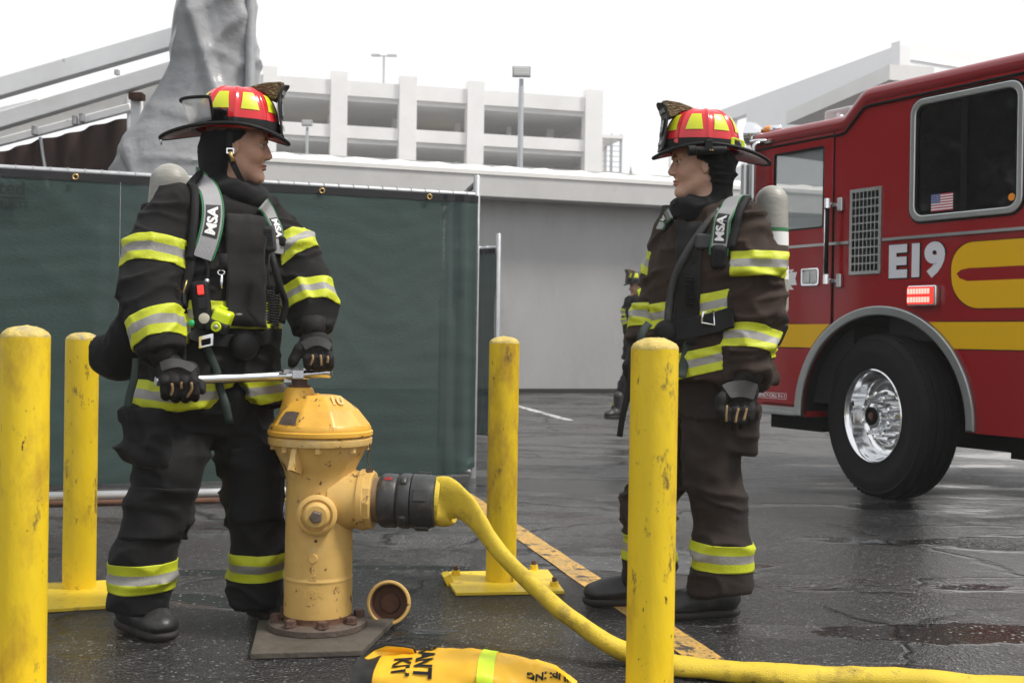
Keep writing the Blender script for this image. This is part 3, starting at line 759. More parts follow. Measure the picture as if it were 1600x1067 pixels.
v, f = text2d('TOILETS', .058, .0015, .001); pt.add((v, f), 0, lambda q: on_fence(q, fpt(13), 1.755))
mk('banner_print', pt, 'print_dark', fth)
tt = tube([fa + fe * fpt(185) + fn * .05 + np.array([0, 0, z]) for z in (1.05, 1.5, 1.93)], .0016, 4); mk('zip_seam', tt, 'galv', fth)
# the return panel behind the corner post, bare chain link, and the second green panel beyond
ra, rb = fB, P(690, 500, 10.2)
rt = thing('bare_fence_panel', 'bare chain-link return panel running back from the corner post', 'fence', (ra[0], ra[1], 0))
mk('top_rail', tube([np.array([ra[0], ra[1] + .03, 2.08]), np.array([rb[0], rb[1], 2.08])], .021, 10), 'galv', rt, smooth=True)
mk('chain_link', chain_link((ra[0], ra[1] + .04, 0), (rb[0], rb[1], 0), .05, 2.06), 'galv', rt, kind='stuff')
mk('post', lathe([(.024, 0), (.024, 2.15)], 10, (rb[0], rb[1], 0)), 'galv', rt, smooth=True)
fence_panel(P(712, 500, 11.4), P(777, 500, 11.0), 1.85, 'shorter green-screened fence panel showing past the corner post', seed=4, link=False)
# loose pipe and edge board lying along the fence foot
pp = thing('steel_pipe', 'grey steel pipes lying along the foot of the green fence', 'pipe', tuple(G(200, 775)))
mk('pipe', tube([G(-80, 779, .03), G(330, 770, .03), G(520, 766, .03)], .028, 10), 'galv_dull', pp, smooth=True)
mk('thin_pipe', tube([G(-80, 790, .02), G(360, 781, .02)], .018, 10), 'rust', pp, smooth=True)

# ================================================================== HAZE
HM = bpy.data.materials.new('haze_air'); HM.use_nodes = True; _n = HM.node_tree; _n.nodes.remove(_n.nodes['Principled BSDF'])
_v = _n.nodes.new('ShaderNodeVolumePrincipled'); _v.inputs['Color'].default_value = (.99, .99, 1, 1); _v.inputs['Density'].default_value = .0015; _v.inputs['Anisotropy'].default_value = 0
_n.links.new(_v.outputs[0], _n.nodes['Material Output'].inputs['Volume']); MATS['haze_air'] = HM
mk('haze', box((0, 240, 13.5), (402, 362, 14.5)), 'haze_air', kind='stuff')

# ================================================================== OBJECT MATERIALS
mat('bollard_yellow', (.74, .52, .012), .48, var=.10, vscale=4, bump=.35, bscale=26, stretch=(1, 1, .45),
    dirt=[((.44, .27, .02), 5, .50, .16), ((.20, .13, .03), 14, .60, .06), ((.06, .03, .015), 26, .645, .02)], rvar=.1)
mat('plate_yellow', (.70, .50, .03), .45, var=.12, vscale=6, bump=.3, bscale=30, dirt=[((.25, .16, .05), 7, .55, .15), ((.08, .05, .03), 30, .64, .04)])
mat('concrete_cap', (.52, .40, .12), .9, var=.25, vscale=30, bump=.8, bscale=45, dirt=((.35, .30, .2), 18, .55, .1))
mat('hydrant_paint', (.57, .365, .11), .50, var=.10, vscale=7, bump=.15, bscale=35, dirt=[((.60, .50, .30), 4, .56, .16), ((.10, .045, .025), 17, .60, .03), ((.48, .40, .27), 9, .66, .1)], rvar=.08)
mat('hydrant_bonnet', (.66, .36, .045), .42, var=.08, vscale=7, bump=.12, bscale=35, dirt=[((.50, .26, .03), 5, .5, .2), ((.09, .05, .03), 15, .595, .03)], rvar=.08)
mat('bare_iron', (.11, .085, .07), .6, metal=.3, var=.35, vscale=25, bump=.3, bscale=60)
mat('rust_bolt', (.085, .045, .03), .75, var=.4, vscale=40, bump=.4, bscale=90)
mat('base_stone', (.075, .065, .052), .7, var=.3, vscale=14, bump=.5, bscale=40, rvar=.2)
mat('anodised', (.028, .029, .030), .42, metal=.0, var=.25, vscale=20, bump=.08, bscale=60, dirt=((.10, .085, .06), 12, .57, .12))
mat('thread_brown', (.22, .15, .09), .5, metal=.5)
mat('hose_yellow', (.60, .44, .03), .62, var=.12, vscale=9, bump=.35, bscale=260, dirt=[((.30, .21, .025), 7, .50, .14), ((.10, .075, .03), 15, .60, .08)])
mat('bag_yellow', (.80, .45, .02), .45, var=.05, vscale=6, bump=.12, bscale=25, dirt=((.45, .26, .04), 11, .60, .14))
mat('bag_black', (.012, .012, .012), .6, bump=.1, bscale=80)
mat('lime_tape', (.62, .82, .03), .45, var=.04)
mat('ink_black', (.02, .02, .022), .6)
mat('chrome_tool', (.62, .64, .66), .25, metal=1, var=.06, vscale=30)
mat('steel_polish', (.80, .81, .82), .09, metal=1)
mat('steel_satin', (.55, .56, .56), .30, metal=1, var=.08, vscale=6)
mat('steel_arch', (.36, .375, .37), .32, metal=.9, var=.1, vscale=5)
mat('engine_red', (.27, .0035, .007), .26, coat=.5, var=.05, vscale=1.5, spec=.3)
mat('engine_red_roof', (.25, .008, .013), .28, coat=.6, spec=.4)
mat('engine_yellow', (.72, .42, .004), .34, coat=.2, spec=.25)
mat('gap_black', (.006, .006, .006), .8, spec=.2)
mat('tyre', (.010, .010, .0105), .78, spec=.25, var=.25, vscale=9, bump=.1, bscale=90)
mat('tinted_glass', (.004, .004, .005), .04, spec=.35)
mat('cab_glass', (.55, .62, .62), .02, alpha=.24, spec=.5)
mat('cab_dark', (.010, .010, .011), .6)
mat('cab_white', (.55, .57, .57), .6)
mat('silver_letter', (.62, .64, .68), .4)
mat('white_print', (.75, .75, .75), .5)
mat('gold_print', (.50, .33, .10), .45)
mat('flag_red', (.42, .03, .05), .5); mat('flag_blue', (.05, .07, .22), .5)
mat('red_lens', (.85, .02, .02), .25, emit=(1, .05, .035), estr=.9)
mat('red_hot', (1, .4, .35), .3, emit=(1, .30, .24), estr=1.7)
mat('amber', (.85, .30, .02), .2, coat=.5)
mat('clear_plastic', (.80, .80, .80), .06, alpha=.45, spec=.6)
mat('hub_brown', (.10, .04, .03), .5)

# ================================================================== FIRE ENGINE
EO = (2.397, 7.236, 0.0)
eng = thing('fire_engine', 'red and yellow fire engine marked E19 parked behind the firefighter on the wet asphalt', 'fire engine', EO, math.atan2(-.8571, .5151))
def sd_(v, y0):                                   # outline plate (s, z, thickness) on the engine side, outward = -y
    v = np.asarray(v); return np.stack([v[:, 0], y0 - v[:, 2], v[:, 1]], 1)
def eplate(name, loops, y0, thick, m, bev=0.0, parent=eng, **kw):
    v, f = plate2d(loops, thick, bev); return mk(name, (sd_(v, y0), f), m, parent, local=True, smooth=bev > 0, sharp=30 if bev > 0 else None, **kw)
AC = (-.072, .505)
def arc(r, a0, a1, n=40): return [(AC[0] + r * math.cos(math.radians(a0 + (a1 - a0) * i / n)), AC[1] + r * math.sin(math.radians(a0 + (a1 - a0) * i / n))) for i in range(n + 1)]
W = 2.42; XR = 2.7
side = [(-1.27, .50)] + arc(.675, 179.5, 0.5) + [(.603, .47), (XR, .47), (XR, 2.585), (-.215, 2.585), (-.385, 2.435), (-1.27, 2.435)]
dwin = rrect(-1.062, 1.752, -.553, 2.335, .03); bwin = rrect(.175, 1.765, .915, 2.478, .07)
eplate('side_panel', [side, dwin, bwin], .035, .035, 'engine_red')
# the rest of the shell
sh = MB()
sh.add(box((XR / 2 - .62 - .015, W, 1.2), (XR / 2 + .63, .02, .70)))                              # far side, lower
sh.add(box((.73, W, 2.24), (1.97 - .7, .02, .345))); sh.add(box((-1.18, W, 2.16), (.09, .02, .28)))
sh.add(box((XR, W / 2, 1.53), (.02, W / 2 - .03, 1.05)))                                           # back
sh.add(box((-1.27, W / 2, 1.12), (.02, W / 2 - .04, .62))); sh.add(box((-1.27, .10, 2.08), (.02, .07, .34))); sh.add(box((-1.27, W - .10, 2.08), (.02, .07, .34)))
sh.add(box((-1.27, W / 2, 2.40), (.02, W / 2 - .04, .03)))
mk('cab_shell', sh, 'engine_red', eng, local=True)
rf = MB(); rf.add(box((-.83, W / 2, 2.478), (.44, W / 2 - .03, .02))); rf.add(box((1.24, W / 2, 2.632), (1.46, W / 2 - .03, .02)))
rf.add(box((-.305, W / 2, 2.555), (.115, W / 2 - .03, .012), np.array([[.748, 0, .664], [0, 1, 0], [-.664, 0, .748]])))
roof = mk('roof', rf, 'engine_red_roof', eng, local=True)
path = [(-1.29, .045, 2.445), (-1.0, .045, 2.445), (-.43, .045, 2.445), (-.385, .045, 2.452), (-.36, .045, 2.472), (-.24, .045, 2.578), (-.215, .045, 2.594), (-.17, .045, 2.597), (XR, .045, 2.597)]
mk('roof_moulding', tube(path, .062, 20), 'engine_red_roof', roof, local=True, smooth=True, sharp=50)
mk('roof_moulding', tube([(q[0], W - .045, q[2]) for q in path], .062, 14), 'engine_red_roof', roof, local=True, smooth=True, sharp=50)
mk('drip_rail', tube([(q[0], -.012, q[2] - .068) for q in path], .009, 6), 'gap_black', roof, local=True, smooth=True)
mk('front_pillar', tube([(-1.27, .045, .55), (-1.27, .045, 1.6), (-1.25, .045, 2.45)], .05, 14), 'engine_red', eng, local=True, smooth=True)
# cab inside
it = MB(); it.add(box((.80, W / 2, 1.75), (.90, W / 2 - .12, .74))); it.add(box((-.8, W / 2, .95), (.42, W / 2 - .10, .38))); it.add(box((-.75, W / 2, 2.44), (.5, W / 2 - .08, .012)))
it.add(box((-.20, .62, 1.66), (.09, .26, .40))); it.add(box((-1.06, 1.2, 1.55), (.15, .95, .16)))
it.add(box((-.78, 1.75, 2.36), (.36, .62, .055)))
mk('cab_interior', it, 'cab_dark', eng, local=True)
ang = np.linspace(0, 2 * math.pi, 25)
mk('steering_wheel', tube([(-.86 + .12 * math.cos(t), .62 + .22 * math.sin(t), 1.74 + .17 * math.cos(t)) for t in ang], .016, 8, False), 'cab_dark', eng, local=True, smooth=True)
mk('interior_mirror', box((-.60, .55, 2.06), (.03, .06, .05)), 'cab_dark', eng, local=True)
# driver's door
def clip_arch(pts): return pts
dl = [(-1.122, .553)] + [p for p in arc(.735, 176.5, 124.0, 16)] + [(-.487, 2.398), (-1.105, 2.398)]
dl[-3] = (-.487, dl[-3][1])
gap = [(-1.130, .545)] + [(p[0] + .004, p[1] - .006) for p in arc(.735, 176.5, 123.2, 16)] + [(-.479, 2.406), (-1.113, 2.406)]
door = eplate('door', [dl, rrect(-1.048, 1.765, -.565, 2.322, .02)], -.003, .008, 'engine_red', .003)
eplate('door_gap', [gap, rrect(-1.062, 1.752, -.553, 2.335, .03)], .001, .002, 'gap_black', parent=door)
eplate('door_seal', [rrect(-1.056, 1.757, -.557, 2.330, .02), rrect(-1.036, 1.777, -.577, 2.310, .015)], .002, .012, 'gap_black', .002, parent=door)
eplate('door_glass', [rrect(-1.05, 1.763, -.563, 2.324, .02)], .012, .004, 'cab_glass', parent=door)
hd = eplate('door_handle', [rrect(-.755, 1.372, -.588, 1.497, .02), rrect(-.738, 1.388, -.605, 1.481, .012)], -.011, .014, 'steel_polish', .005, parent=door)
eplate('handle_cup', [rrect(-.740, 1.386, -.603, 1.483, .01)], -.0105, .004, 'steel_satin', parent=door)
for x0 in (-.730, -.668): eplate('handle_paddle', [rrect(x0, 1.395, x0 + .055, 1.474, .008)], -.013, .010, 'steel_satin', .004, parent=door)
# bright trim line, grab bar, hinges
for a, b in ((-1.26, -.335), (-.058, XR)):
    mk('trim_line', box(((a + b) / 2, -.010, 1.652), ((b - a) / 2, .006, .009)), 'steel_satin', eng, local=True)
gb_ = mk('grab_bar', tube([(-.475, -.07, 1.44), (-.475, -.07, 1.90)], .014, 12), 'gap_black', eng, local=True, smooth=True)
mk('chrome_edge', tube([(-.487, -.076, 1.45), (-.487, -.076, 1.89)], .0065, 8), 'steel_polish', gb_, local=True, smooth=True)
for z in (1.412, 1.918):
    mk('bar_end', tube([(-.475, -.07, z - .032), (-.475, -.07, z + .032)], .021, 12), 'steel_polish', gb_, local=True, smooth=True, sharp=40)
    mk('bar_foot', tube([(-.475, -.065, z), (-.475, .0, z)], .012, 8), 'steel_polish', gb_, local=True, smooth=True)
    hz_ = bevel(mk('hinge', box((-.408, -.016, z - .01), (.020, .014, .046)), 'steel_satin', eng, local=True), .006)
    mk('hinge_arm', box((-.445, -.02, z - .01), (.025, .008, .010)), 'steel_satin', hz_, local=True)
# vent grille
holes = []
nxg, nzg = 7, 10
for i in range(nxg):
    for k in range(nzg):
        cw, chh = (.262 - .036) / nxg, (.560 - .036) / nzg; x0 = -.332 + .018 + i * cw; zz = 1.437 + .018 + k * chh
        holes.append([(x0 + .004, zz + .005), (x0 + cw - .004, zz + .005), (x0 + cw - .004, zz + chh - .005), (x0 + .004, zz + chh - .005)])
vt = eplate('vent_grille', [rrect(-.332, 1.437, -.070, 1.997, .006, 2)] + holes, -.001, .012, 'steel_satin')
eplate('vent_backing', [rrect(-.328, 1.441, -.074, 1.993, .004, 2)], .0005, .001, 'gap_black', parent=vt)
for x in (-.324, -.078):
    for z in (1.45, 1.72, 1.985): mk('screw', lathe([(.006, 0), (.005, .003)], 8, (x, -.012, z), (0, -1, 0)), 'steel_satin', vt, local=True)
# crew window
cwin = eplate('crew_window', [rrect(.152, 1.742, .938, 2.502, .09), rrect(.192, 1.782, .898, 2.462, .062)], .0, .018, 'steel_satin', .006)
eplate('window_gasket', [rrect(.142, 1.732, .948, 2.512, .098), rrect(.158, 1.748, .932, 2.496, .085)], .001, .009, 'gap_black', parent=cwin)
eplate('inner_gasket', [rrect(.188, 1.778, .902, 2.466, .064), rrect(.202, 1.792, .888, 2.452, .052)], -.001, .010, 'gap_black', parent=cwin)
eplate('pane', [rrect(.185, 1.775, .905, 2.469, .06)], .012, .004, 'tinted_glass', parent=cwin)
eplate('centre_bar', [rrect(.515, 1.785, .555, 2.46, .004, 2)], .004, .008, 'gap_black', parent=cwin)
fl = MB(); fx0, fx1, fz0, fz1 = .300, .458, 1.800, 1.905
for i in range(13):
    z0 = fz0 + (fz1 - fz0) * i / 13; v, f = plate2d([[(fx0, z0), (fx1, z0), (fx1, z0 + (fz1 - fz0) / 13), (fx0, z0 + (fz1 - fz0) / 13)]], .001); fl.add((sd_(v, .0065), f), i % 2)
v, f = plate2d([[(fx0, fz0 + .0485), (fx0 + .066, fz0 + .0485), (fx0 + .066, fz1), (fx0, fz1)]], .001); fl.add((sd_(v, .0052), f), 2)
for i in range(6):
    for k in range(5): v, f = plate2d([[(fx0 + .008 + i * .010 + .0025 * math.cos(t), fz0 + .056 + k * .010 + .0025 * math.sin(t)) for t in (0, 1.57, 3.14, 4.71)]], .0006); fl.add((sd_(v, .0040), f), 1)
mk('flag_sticker', fl, ['flag_red', 'white_print', 'flag_blue'], cwin, local=True)
v, f = plate2d([[(.855 + .022 * math.cos(t), 1.838 + .022 * math.sin(t)) for t in np.linspace(0, 6.28, 16)[:-1]]], .001); mk('round_sticker', (sd_(v, .006), f), 'amber', cwin, local=True)
# livery
eplate('yellow_band', [[(-1.26, .953), (-1.135, .953), (-1.135, 1.113), (-1.26, 1.113)]], -.0004, .0012, 'engine_yellow')
def arch_edge(z, r, side): return AC[0] + side * math.sqrt(max(r * r - (z - AC[1]) ** 2, 0))
zz = np.linspace(.953, 1.113, 9)
eplate('yellow_band', [[(-1.120, .953)] + [(arch_edge(q, .738, -1), q) for q in zz] + [(-1.120, 1.113)]], -.0112, .0012, 'engine_yellow')
zz = zz + .012
eplate('yellow_band', [[(arch_edge(q, .722, 1), q) for q in zz[::-1]] + [(XR - .02, zz[0]), (XR - .02, zz[-1])]][0:1], -.0004, .0012, 'engine_yellow')
for z in (.950, 1.116): mk('pin_stripe', box((-.9, -.0118, z), (.21 if z > 1 else .19, .0006, .003)), 'gap_black', eng, local=True)
for z in (.962, 1.128): mk('pin_stripe', box((1.6, -.0008, z), (1.08 if z < 1 else 1.24, .0006, .003)), 'gap_black', eng, local=True)
ys = [(XR - .02, 1.597), (.610, 1.597)] + [(.610 + .150 * math.cos(t), 1.447 + .150 * math.sin(t)) for t in np.linspace(1.6, math.pi, 12)] + [(.462, 1.39)] + \
     [(.660 + .198 * math.cos(t), 1.403 + .198 * math.sin(t)) for t in np.linspace(math.pi + .05, 1.5 * math.pi, 14)] + [(XR - .02, 1.205), (XR - .02, 1.367), (.575, 1.367)] + \
     [(.520, 1.385), (.498, 1.415), (.530, 1.436), (.580, 1.443), (XR - .02, 1.443)]
eplate('yellow_scroll', [ys], -.0012, .0012, 'engine_yellow')
eplate('scroll_outline', [[(p[0] + (-.007 if p[0] < .61 else 0), p[1] + (.005 if p[1] > 1.5 else -.005 if p[1] < 1.3 else 0)) for p in ys]], -.0002, .0008, 'gap_black')
v, f = text2d('E19', .312, .017, .001); w0 = v[:, 0].max() - v[:, 0].min(); v[:, 0] *= .425 / w0; hh = v[:, 1].max() - v[:, 1].min(); v[:, 1] *= .222 / hh; v[:, 1] -= (v[:, 1].max() + v[:, 1].min()) / 2
mk('unit_number', (sd_(v + [.198, 1.506, 0], -.0026), f), 'silver_letter', eng, local=True)
v2, f2 = text2d('E19', .312, .026, .001); v2[:, 0] *= .440 / (v2[:, 0].max() - v2[:, 0].min()); v2[:, 1] *= .236 / (v2[:, 1].max() - v2[:, 1].min()); v2[:, 1] -= (v2[:, 1].max() + v2[:, 1].min()) / 2
mk('number_outline', (sd_(v2 + [.202, 1.502, 0], -.0006), f2), 'gap_black', eng, local=True)
star = [( -1.0 + r * math.cos(t), 1.425 + r * math.sin(t)) for r, t in [((.185 if i % 2 == 0 else .095), math.pi / 8 * i + math.pi / 8 * 0 + .39) for i in range(16)]]
star2 = [(-1.0 + (p[0] + 1.0) * .80, 1.425 + (p[1] - 1.425) * .80) for p in star]
eplate('star_emblem', [star, star2], -.0112, .001, 'white_print')
eplate('ribbon_tail', [[(-.862, 1.385), (-.800, 1.385), (-.815, 1.43), (-.800, 1.475), (-.862, 1.475)]], -.0123, .001, 'white_print')
rb_ = eplate('ribbon', [[(-1.16, 1.37), (-.862, 1.37), (-.862, 1.462), (-1.16, 1.462)]], -.0135, .001, 'white_print')
v, f = text2d('SEATTLE', .075, .001, .001); v[:, 0] *= .26 / (v[:, 0].max() - v[:, 0].min()); mk('ribbon_lettering', (sd_(v + [-1.02, 1.416, 0], -.0146), f), 'gold_print', rb_, local=True)
bx_ = eplate('call_label', [rrect(-1.27, .585, -.882, .627, .003, 2), rrect(-1.267, .588, -.885, .624, .003, 2)], -.0112, .0008, 'white_print')
v, f = text2d('EMERGENCY-CALL 9-1-1', .034, .0006, .0008); v[:, 0] *= .355 / (v[:, 0].max() - v[:, 0].min()); mk('call_lettering', (sd_(v + [-1.075, .606, 0], -.0112), f), 'white_print', bx_, local=True)
# warning light
wl_ = eplate('warning_light', [rrect(.172, 1.222, .388, 1.350, .014)], .0, .045, 'steel_polish', .008)
lens = eplate('lens', [rrect(.182, 1.234, .362, 1.340, .008)], -.043, .018, 'red_lens', .006, parent=wl_)
for z in (1.261, 1.313):
    for i in range(8): eplate('led', [rrect(.188 + i * .021, z - .017, .205 + i * .021, z + .017, .004, 2)], -.0605, .0015, 'red_hot', parent=wl_)
# wheel arch
ar = [(AC[0] + .726, .478)] + arc(.726, 0, 180, 60) + [(AC[0] - .726, .478), (AC[0] - .664, .478)] + arc(.664, 180, 0, 60) + [(AC[0] + .664, .478)]
eplate('arch_trim', [ar], .006, .034, 'steel_arch', .010)
n = 40; V = []; F = []
for i in range(n + 1):
    a = math.pi * i / n
    for y in (.02, .62): V.append((AC[0] + .668 * math.cos(a), y, AC[1] + .668 * math.sin(a)))
    if i: F.append((2 * i - 2, 2 * i, 2 * i + 1, 2 * i - 1))
wwi = mk('wheel_well', (V, F), 'gap_black', eng, local=True, smooth=True)
mk('well_back', box((AC[0], .63, .82), (.70, .01, .36)), 'gap_black', wwi, local=True)
for sx in (-1, 1): mk('well_skirt', box((AC[0] + sx * .672, .33, .49), (.008, .30, .02)), 'engine_red', wwi, local=True)
# tread-plate sill and underside
stp = mk('sill_step', box((-1.03, .05, .505), (.245, .075, .030)), 'steel_arch', eng, local=True); bevel(stp, .006)
for i in range(22):
    mk('tread_bump', box((-1.265 + i * .0215, -.0262, .503), (.008, .0015, .0022), np.array([[.6, 0, -.8], [0, 1, 0], [.8, 0, .6]])), 'steel_satin', stp, local=True)
un = MB(); un.add(box((.7, 1.2, .40), (1.9, .45, .10))); un.add(box((-.07, 1.2, .50), (.07, .95, .07))); un.add(box((1.3, .7, .40), (.7, .3, .1))); un.add(box((-1.0, 1.0, .42), (.25, .8, .06)))
un.add(box((1.75, .3, .30), (.09, .09, .09)))
mk('chassis', un, 'gap_black', eng, local=True)
mk('fuel_tank', tube([(.95, .42, .40), (2.2, .42, .40)], .19, 18), 'cab_white', eng, local=True, smooth=True, sharp=40)
# front wheel, turned a little
wc = np.array([-.130, .015, .520]); st_a = math.radians(13)
wax = np.array([math.sin(st_a) * -1, -math.cos(st_a), 0])      # outward axle direction in engine space
wheel = mk('front_wheel', lathe([(.292, -.02), (.300, .000), (.315, .006), (.345, .004), (.40, .024), (.44, .026), (.485, .010), (.497, .012), (.503, .004), (.520, -.018), (.531, -.030), (.531, -.066), (.521, -.068), (.521, -.076), (.533, -.078),
     (.535, -.118), (.524, -.120), (.524, -.128), (.535, -.130), (.535, -.176), (.524, -.178), (.524, -.186), (.533, -.188), (.531, -.225), (.52, -.245), (.47, -.28), (.30, -.28)], 72, wc, wax, cap=False), 'tyre', eng, local=True, smooth=True, sharp=28)
for vt_ in wheel.data.vertices:
    if vt_.co.z < .006: vt_.co.z = .002 + .1 * (vt_.co.z - .006) + .004 * 0
ribs = MB(); s_, u_ = frame(wax)
for i in range(72):
    a = 2 * math.pi * i / 72; rd = s_ * math.cos(a) + u_ * math.sin(a); tg = -s_ * math.sin(a) + u_ * math.cos(a)
    ribs.add(box(wc + rd * .527 + wax * -.030, (.006, .014, .010), np.array([rd, tg, wax])))
mk('shoulder_ribs', ribs, 'tyre', wheel, local=True, kind='stuff')
rim = mk('rim', lathe([(.302, -.004), (.304, .010), (.297, .014), (.288, .008), (.282, -.020), (.268, -.050), (.262, -.105), (.240, -.132), (.205, -.135), (.180, -.118), (.168, -.098), (.105, -.095), (.085, -.090)], 64, wc, wax, cap=False), 'steel_polish', wheel, local=True, smooth=True, sharp=50)
mk('rim_disc', lathe([(.262, -.14), (.0, -.14)], 32, wc, wax, cap=False), 'steel_satin', wheel, local=True)
mk('hub', lathe([(.092, -.095), (.088, -.03), (.080, .004), (.062, .012)], 32, wc, wax), 'steel_polish', wheel, local=True, smooth=True, sharp=40)
mk('hub_seal', lathe([(.058, .010), (.060, .022), (.046, .026), (.044, .014)], 28, wc, wax), 'gap_black', wheel, local=True, smooth=True, sharp=40)
mk('hub_plug', lathe([(.026, .012), (.024, .022), (.012, .024)], 16, wc, wax), 'hub_brown', wheel, local=True, smooth=True, sharp=40)
for i in range(10):
    a = 2 * math.pi * (i + .5) / 10; c = wc + (s_ * math.cos(a) + u_ * math.sin(a)) * .140
    mk('lug_nut', lathe([(.021, -.10), (.019, -.085), (.0155, -.075), (.0150, -.022), (.0185, -.020), (.0185, -.012), (.012, -.006)], 12, c, wax), 'steel_polish', wheel, local=True, smooth=True, sharp=40)
# things on the cab roof and at the front corner
lb = bevel(mk('light_bar', box((-.66, 1.0, 2.565), (.13, .80, .055)), 'clear_plastic', eng, local=True), .03, 3)
mk('bar_base', box((-.66, 1.0, 2.515), (.11, .78, .012)), 'cab_dark', lb, local=True)
for i in range(4): mk('reflector', lathe([(.02, 0), (.045, .05)], 14, (-.70, .32 + i * .18, 2.565), (-.8, -.6, 0)), 'steel_polish', lb, local=True, smooth=True)
for i in range(3): mk('bar_divider', box((-.66, .42 + i * .2, 2.565), (.11, .008, .046)), 'cab_dark', lb, local=True)
sp_ = mk('spot_lamp', lathe([(.01, -.10), (.05, -.085), (.078, -.04), (.084, 0), (.086, .012), (.075, .018), (.0, .022)], 24, (-1.33, .02, 2.515), (-.9, -.35, .1), cap=False), 'steel_polish', eng, local=True, smooth=True, sharp=50)
mk('lamp_bracket', tube([(-1.30, .02, 2.46), (-1.24, -.05, 2.44), (-1.10, -.04, 2.425)], .014, 8), 'steel_polish', sp_, local=True, smooth=True)
am = mk('marker_light', lathe([(.03, 0), (.03, .03), (.022, .06), (.008, .068)], 14, (-1.19, .10, 2.535), (-.9, -.3, 0)), 'amber', eng, local=True, smooth=True)
mk('marker_base', lathe([(.018, -.08), (.026, -.06), (.03, 0)], 14, (-1.19, .10, 2.535), (-.9, -.3, 0)), 'steel_polish', am, local=True, smooth=True)
mr_ = mk('mirror_arm', tube(spline([(-1.15, .0, 2.42), (-1.16, -.09, 2.40), (-1.16, -.10, 2.30), (-1.16, -.10, 1.95)], 16), .014, 10), 'steel_satin', eng, local=True, smooth=True)
bevel(mk('mirror_head', box((-1.20, -.12, 2.10), (.03, .05, .17)), 'steel_satin', mr_, local=True), .02, 3)
mk('arm_clamp', box((-1.08, -.03, 2.415), (.03, .012, .010)), 'steel_satin', mr_, local=True)
mk('windscreen', box((-1.262, W / 2, 2.07), (.006, W / 2 - .2, .31)), 'cab_glass', eng, local=True)
for y in (.18, W - .18): mk('windscreen_post', box((-1.264, y, 2.07), (.012, .03, .32)), 'engine_red', eng, local=True)

# ================================================================== BOLLARDS
def bollard(cx, cy, h, label, seed, tilt=(0, 0)):
    t = thing('bollard', label, 'bollard', (cx, cy, 0), group='yellow bollards round the hydrant'); rs = np.random.RandomState(seed)
    r = .0612; n = 40; rows = [0, .05, .12, .2, .3, .4, .5, .6, .7, .8, .88, .94, .975]; V = []; F = []
    for z in rows:
        for i in range(n):
            a = 2 * math.pi * i / n; V.append((cx + tilt[0] * z * h + r * math.cos(a), cy + tilt[1] * z * h + r * math.sin(a), z * h))
    for k in range(len(rows) - 1):
        for i in range(n): j = (i + 1) % n; F.append((k * n + i, k * n + j, (k + 1) * n + j, (k + 1) * n + i))
    V = np.array(V); V[:, :2] += .0006 * fbm(V * 18, 2, seed)[:, None]
    mk('pipe', (V, F), 'bollard_yellow', t, smooth=True)
    V = []; F = []; prof = [(1.0, .972), (.985, .979), (.90, .987), (.7, .995), (.45, 1.001), (.2, 1.003)]
    for q, z in prof:
        for i in range(n): a = 2 * math.pi * i / n; V.append((cx + tilt[0] * h + r * q * math.cos(a), cy + tilt[1] * h + r * q * math.sin(a), z * h))
    for k in range(len(prof) - 1):
        for i in range(n): j = (i + 1) % n; F.append((k * n + i, k * n + j, (k + 1) * n + j, (k + 1) * n + i))
    F.append(tuple((len(prof) - 1) * n + i for i in range(n)))
    V = np.array(V); V[:, 2] += .0022 * fbm(V * 60, 2, seed + 3) * (V[:, 2] > .975 * h)
    mk('concrete_fill', (V, F), 'concrete_cap', t, smooth=True)
    return t
def base_plate(t, corners, bolts, th=.014):
    c = [np.array(q) for q in corners]; V = [[q[0], q[1], z] for z in (.001, th) for q in c]
    p = bevel(mk('base_plate', (V, [(3, 2, 1, 0), (4, 5, 6, 7), (0, 1, 5, 4), (1, 2, 6, 5), (2, 3, 7, 6), (3, 0, 4, 7)]), 'plate_yellow', t), .002)
    for b in bolts:
        b = np.array([b[0], b[1], th])
        mk('washer', lathe([(.019, 0), (.019, .005)], 14, b), 'plate_yellow', p)
        mk('nut', lathe([(.017, .005), (.017, .019)], 6, b), 'plate_yellow', p)
        mk('stud', lathe([(.0095, .019), (.0095, .036)], 10, b), 'rust_bolt', p)
b = P(36, 800, 2.92); t1 = bollard(b[0], b[1], 1.004, 'yellow steel bollard nearest the camera at the left edge of the picture', 1)
base_plate(t1, [b + q for q in ([-.2, -.2, 0], [.2, -.2, 0], [.2, .2, 0], [-.2, .2, 0])], [])
b = P(125, 800, 4.36); t2 = bollard(b[0], b[1], .985, 'yellow bollard behind the hydrant beside the black-coated firefighter', 2)
base_plate(t2, [G(30, 960), G(171, 951), G(168, 911), G(62, 916)], [])
b = P(784, 800, 4.60); t3 = bollard(b[0], b[1], .995, 'yellow bollard between the hydrant and the grey wall, on a bolted square plate', 3)
base_plate(t3, [G(712, 931), G(882, 928), G(856, 894), G(691, 898)], [G(834, 894), G(866, 921), G(712, 903)])
b = P(1019, 800, 2.92); t4 = bollard(b[0], b[1], .998, 'yellow bollard in front of the brown-coated firefighter', 4)
base_plate(t4, [b + q for q in ([-.2, -.2, 0], [.2, -.2, 0], [.2, .2, 0], [-.2, .2, 0])], [b + np.array([.12, .16, 0])])
bw = G(699, 912)
mk('yellow_wedge', box(bw + [0, 0, .022], (.014, .04, .02), np.array([[.9, .2, .38], [-.2, .98, 0], [-.38, -.08, .92]])), 'plate_yellow', label='small chipped yellow wedge lying by the corner of the bolted plate', cat='wedge')

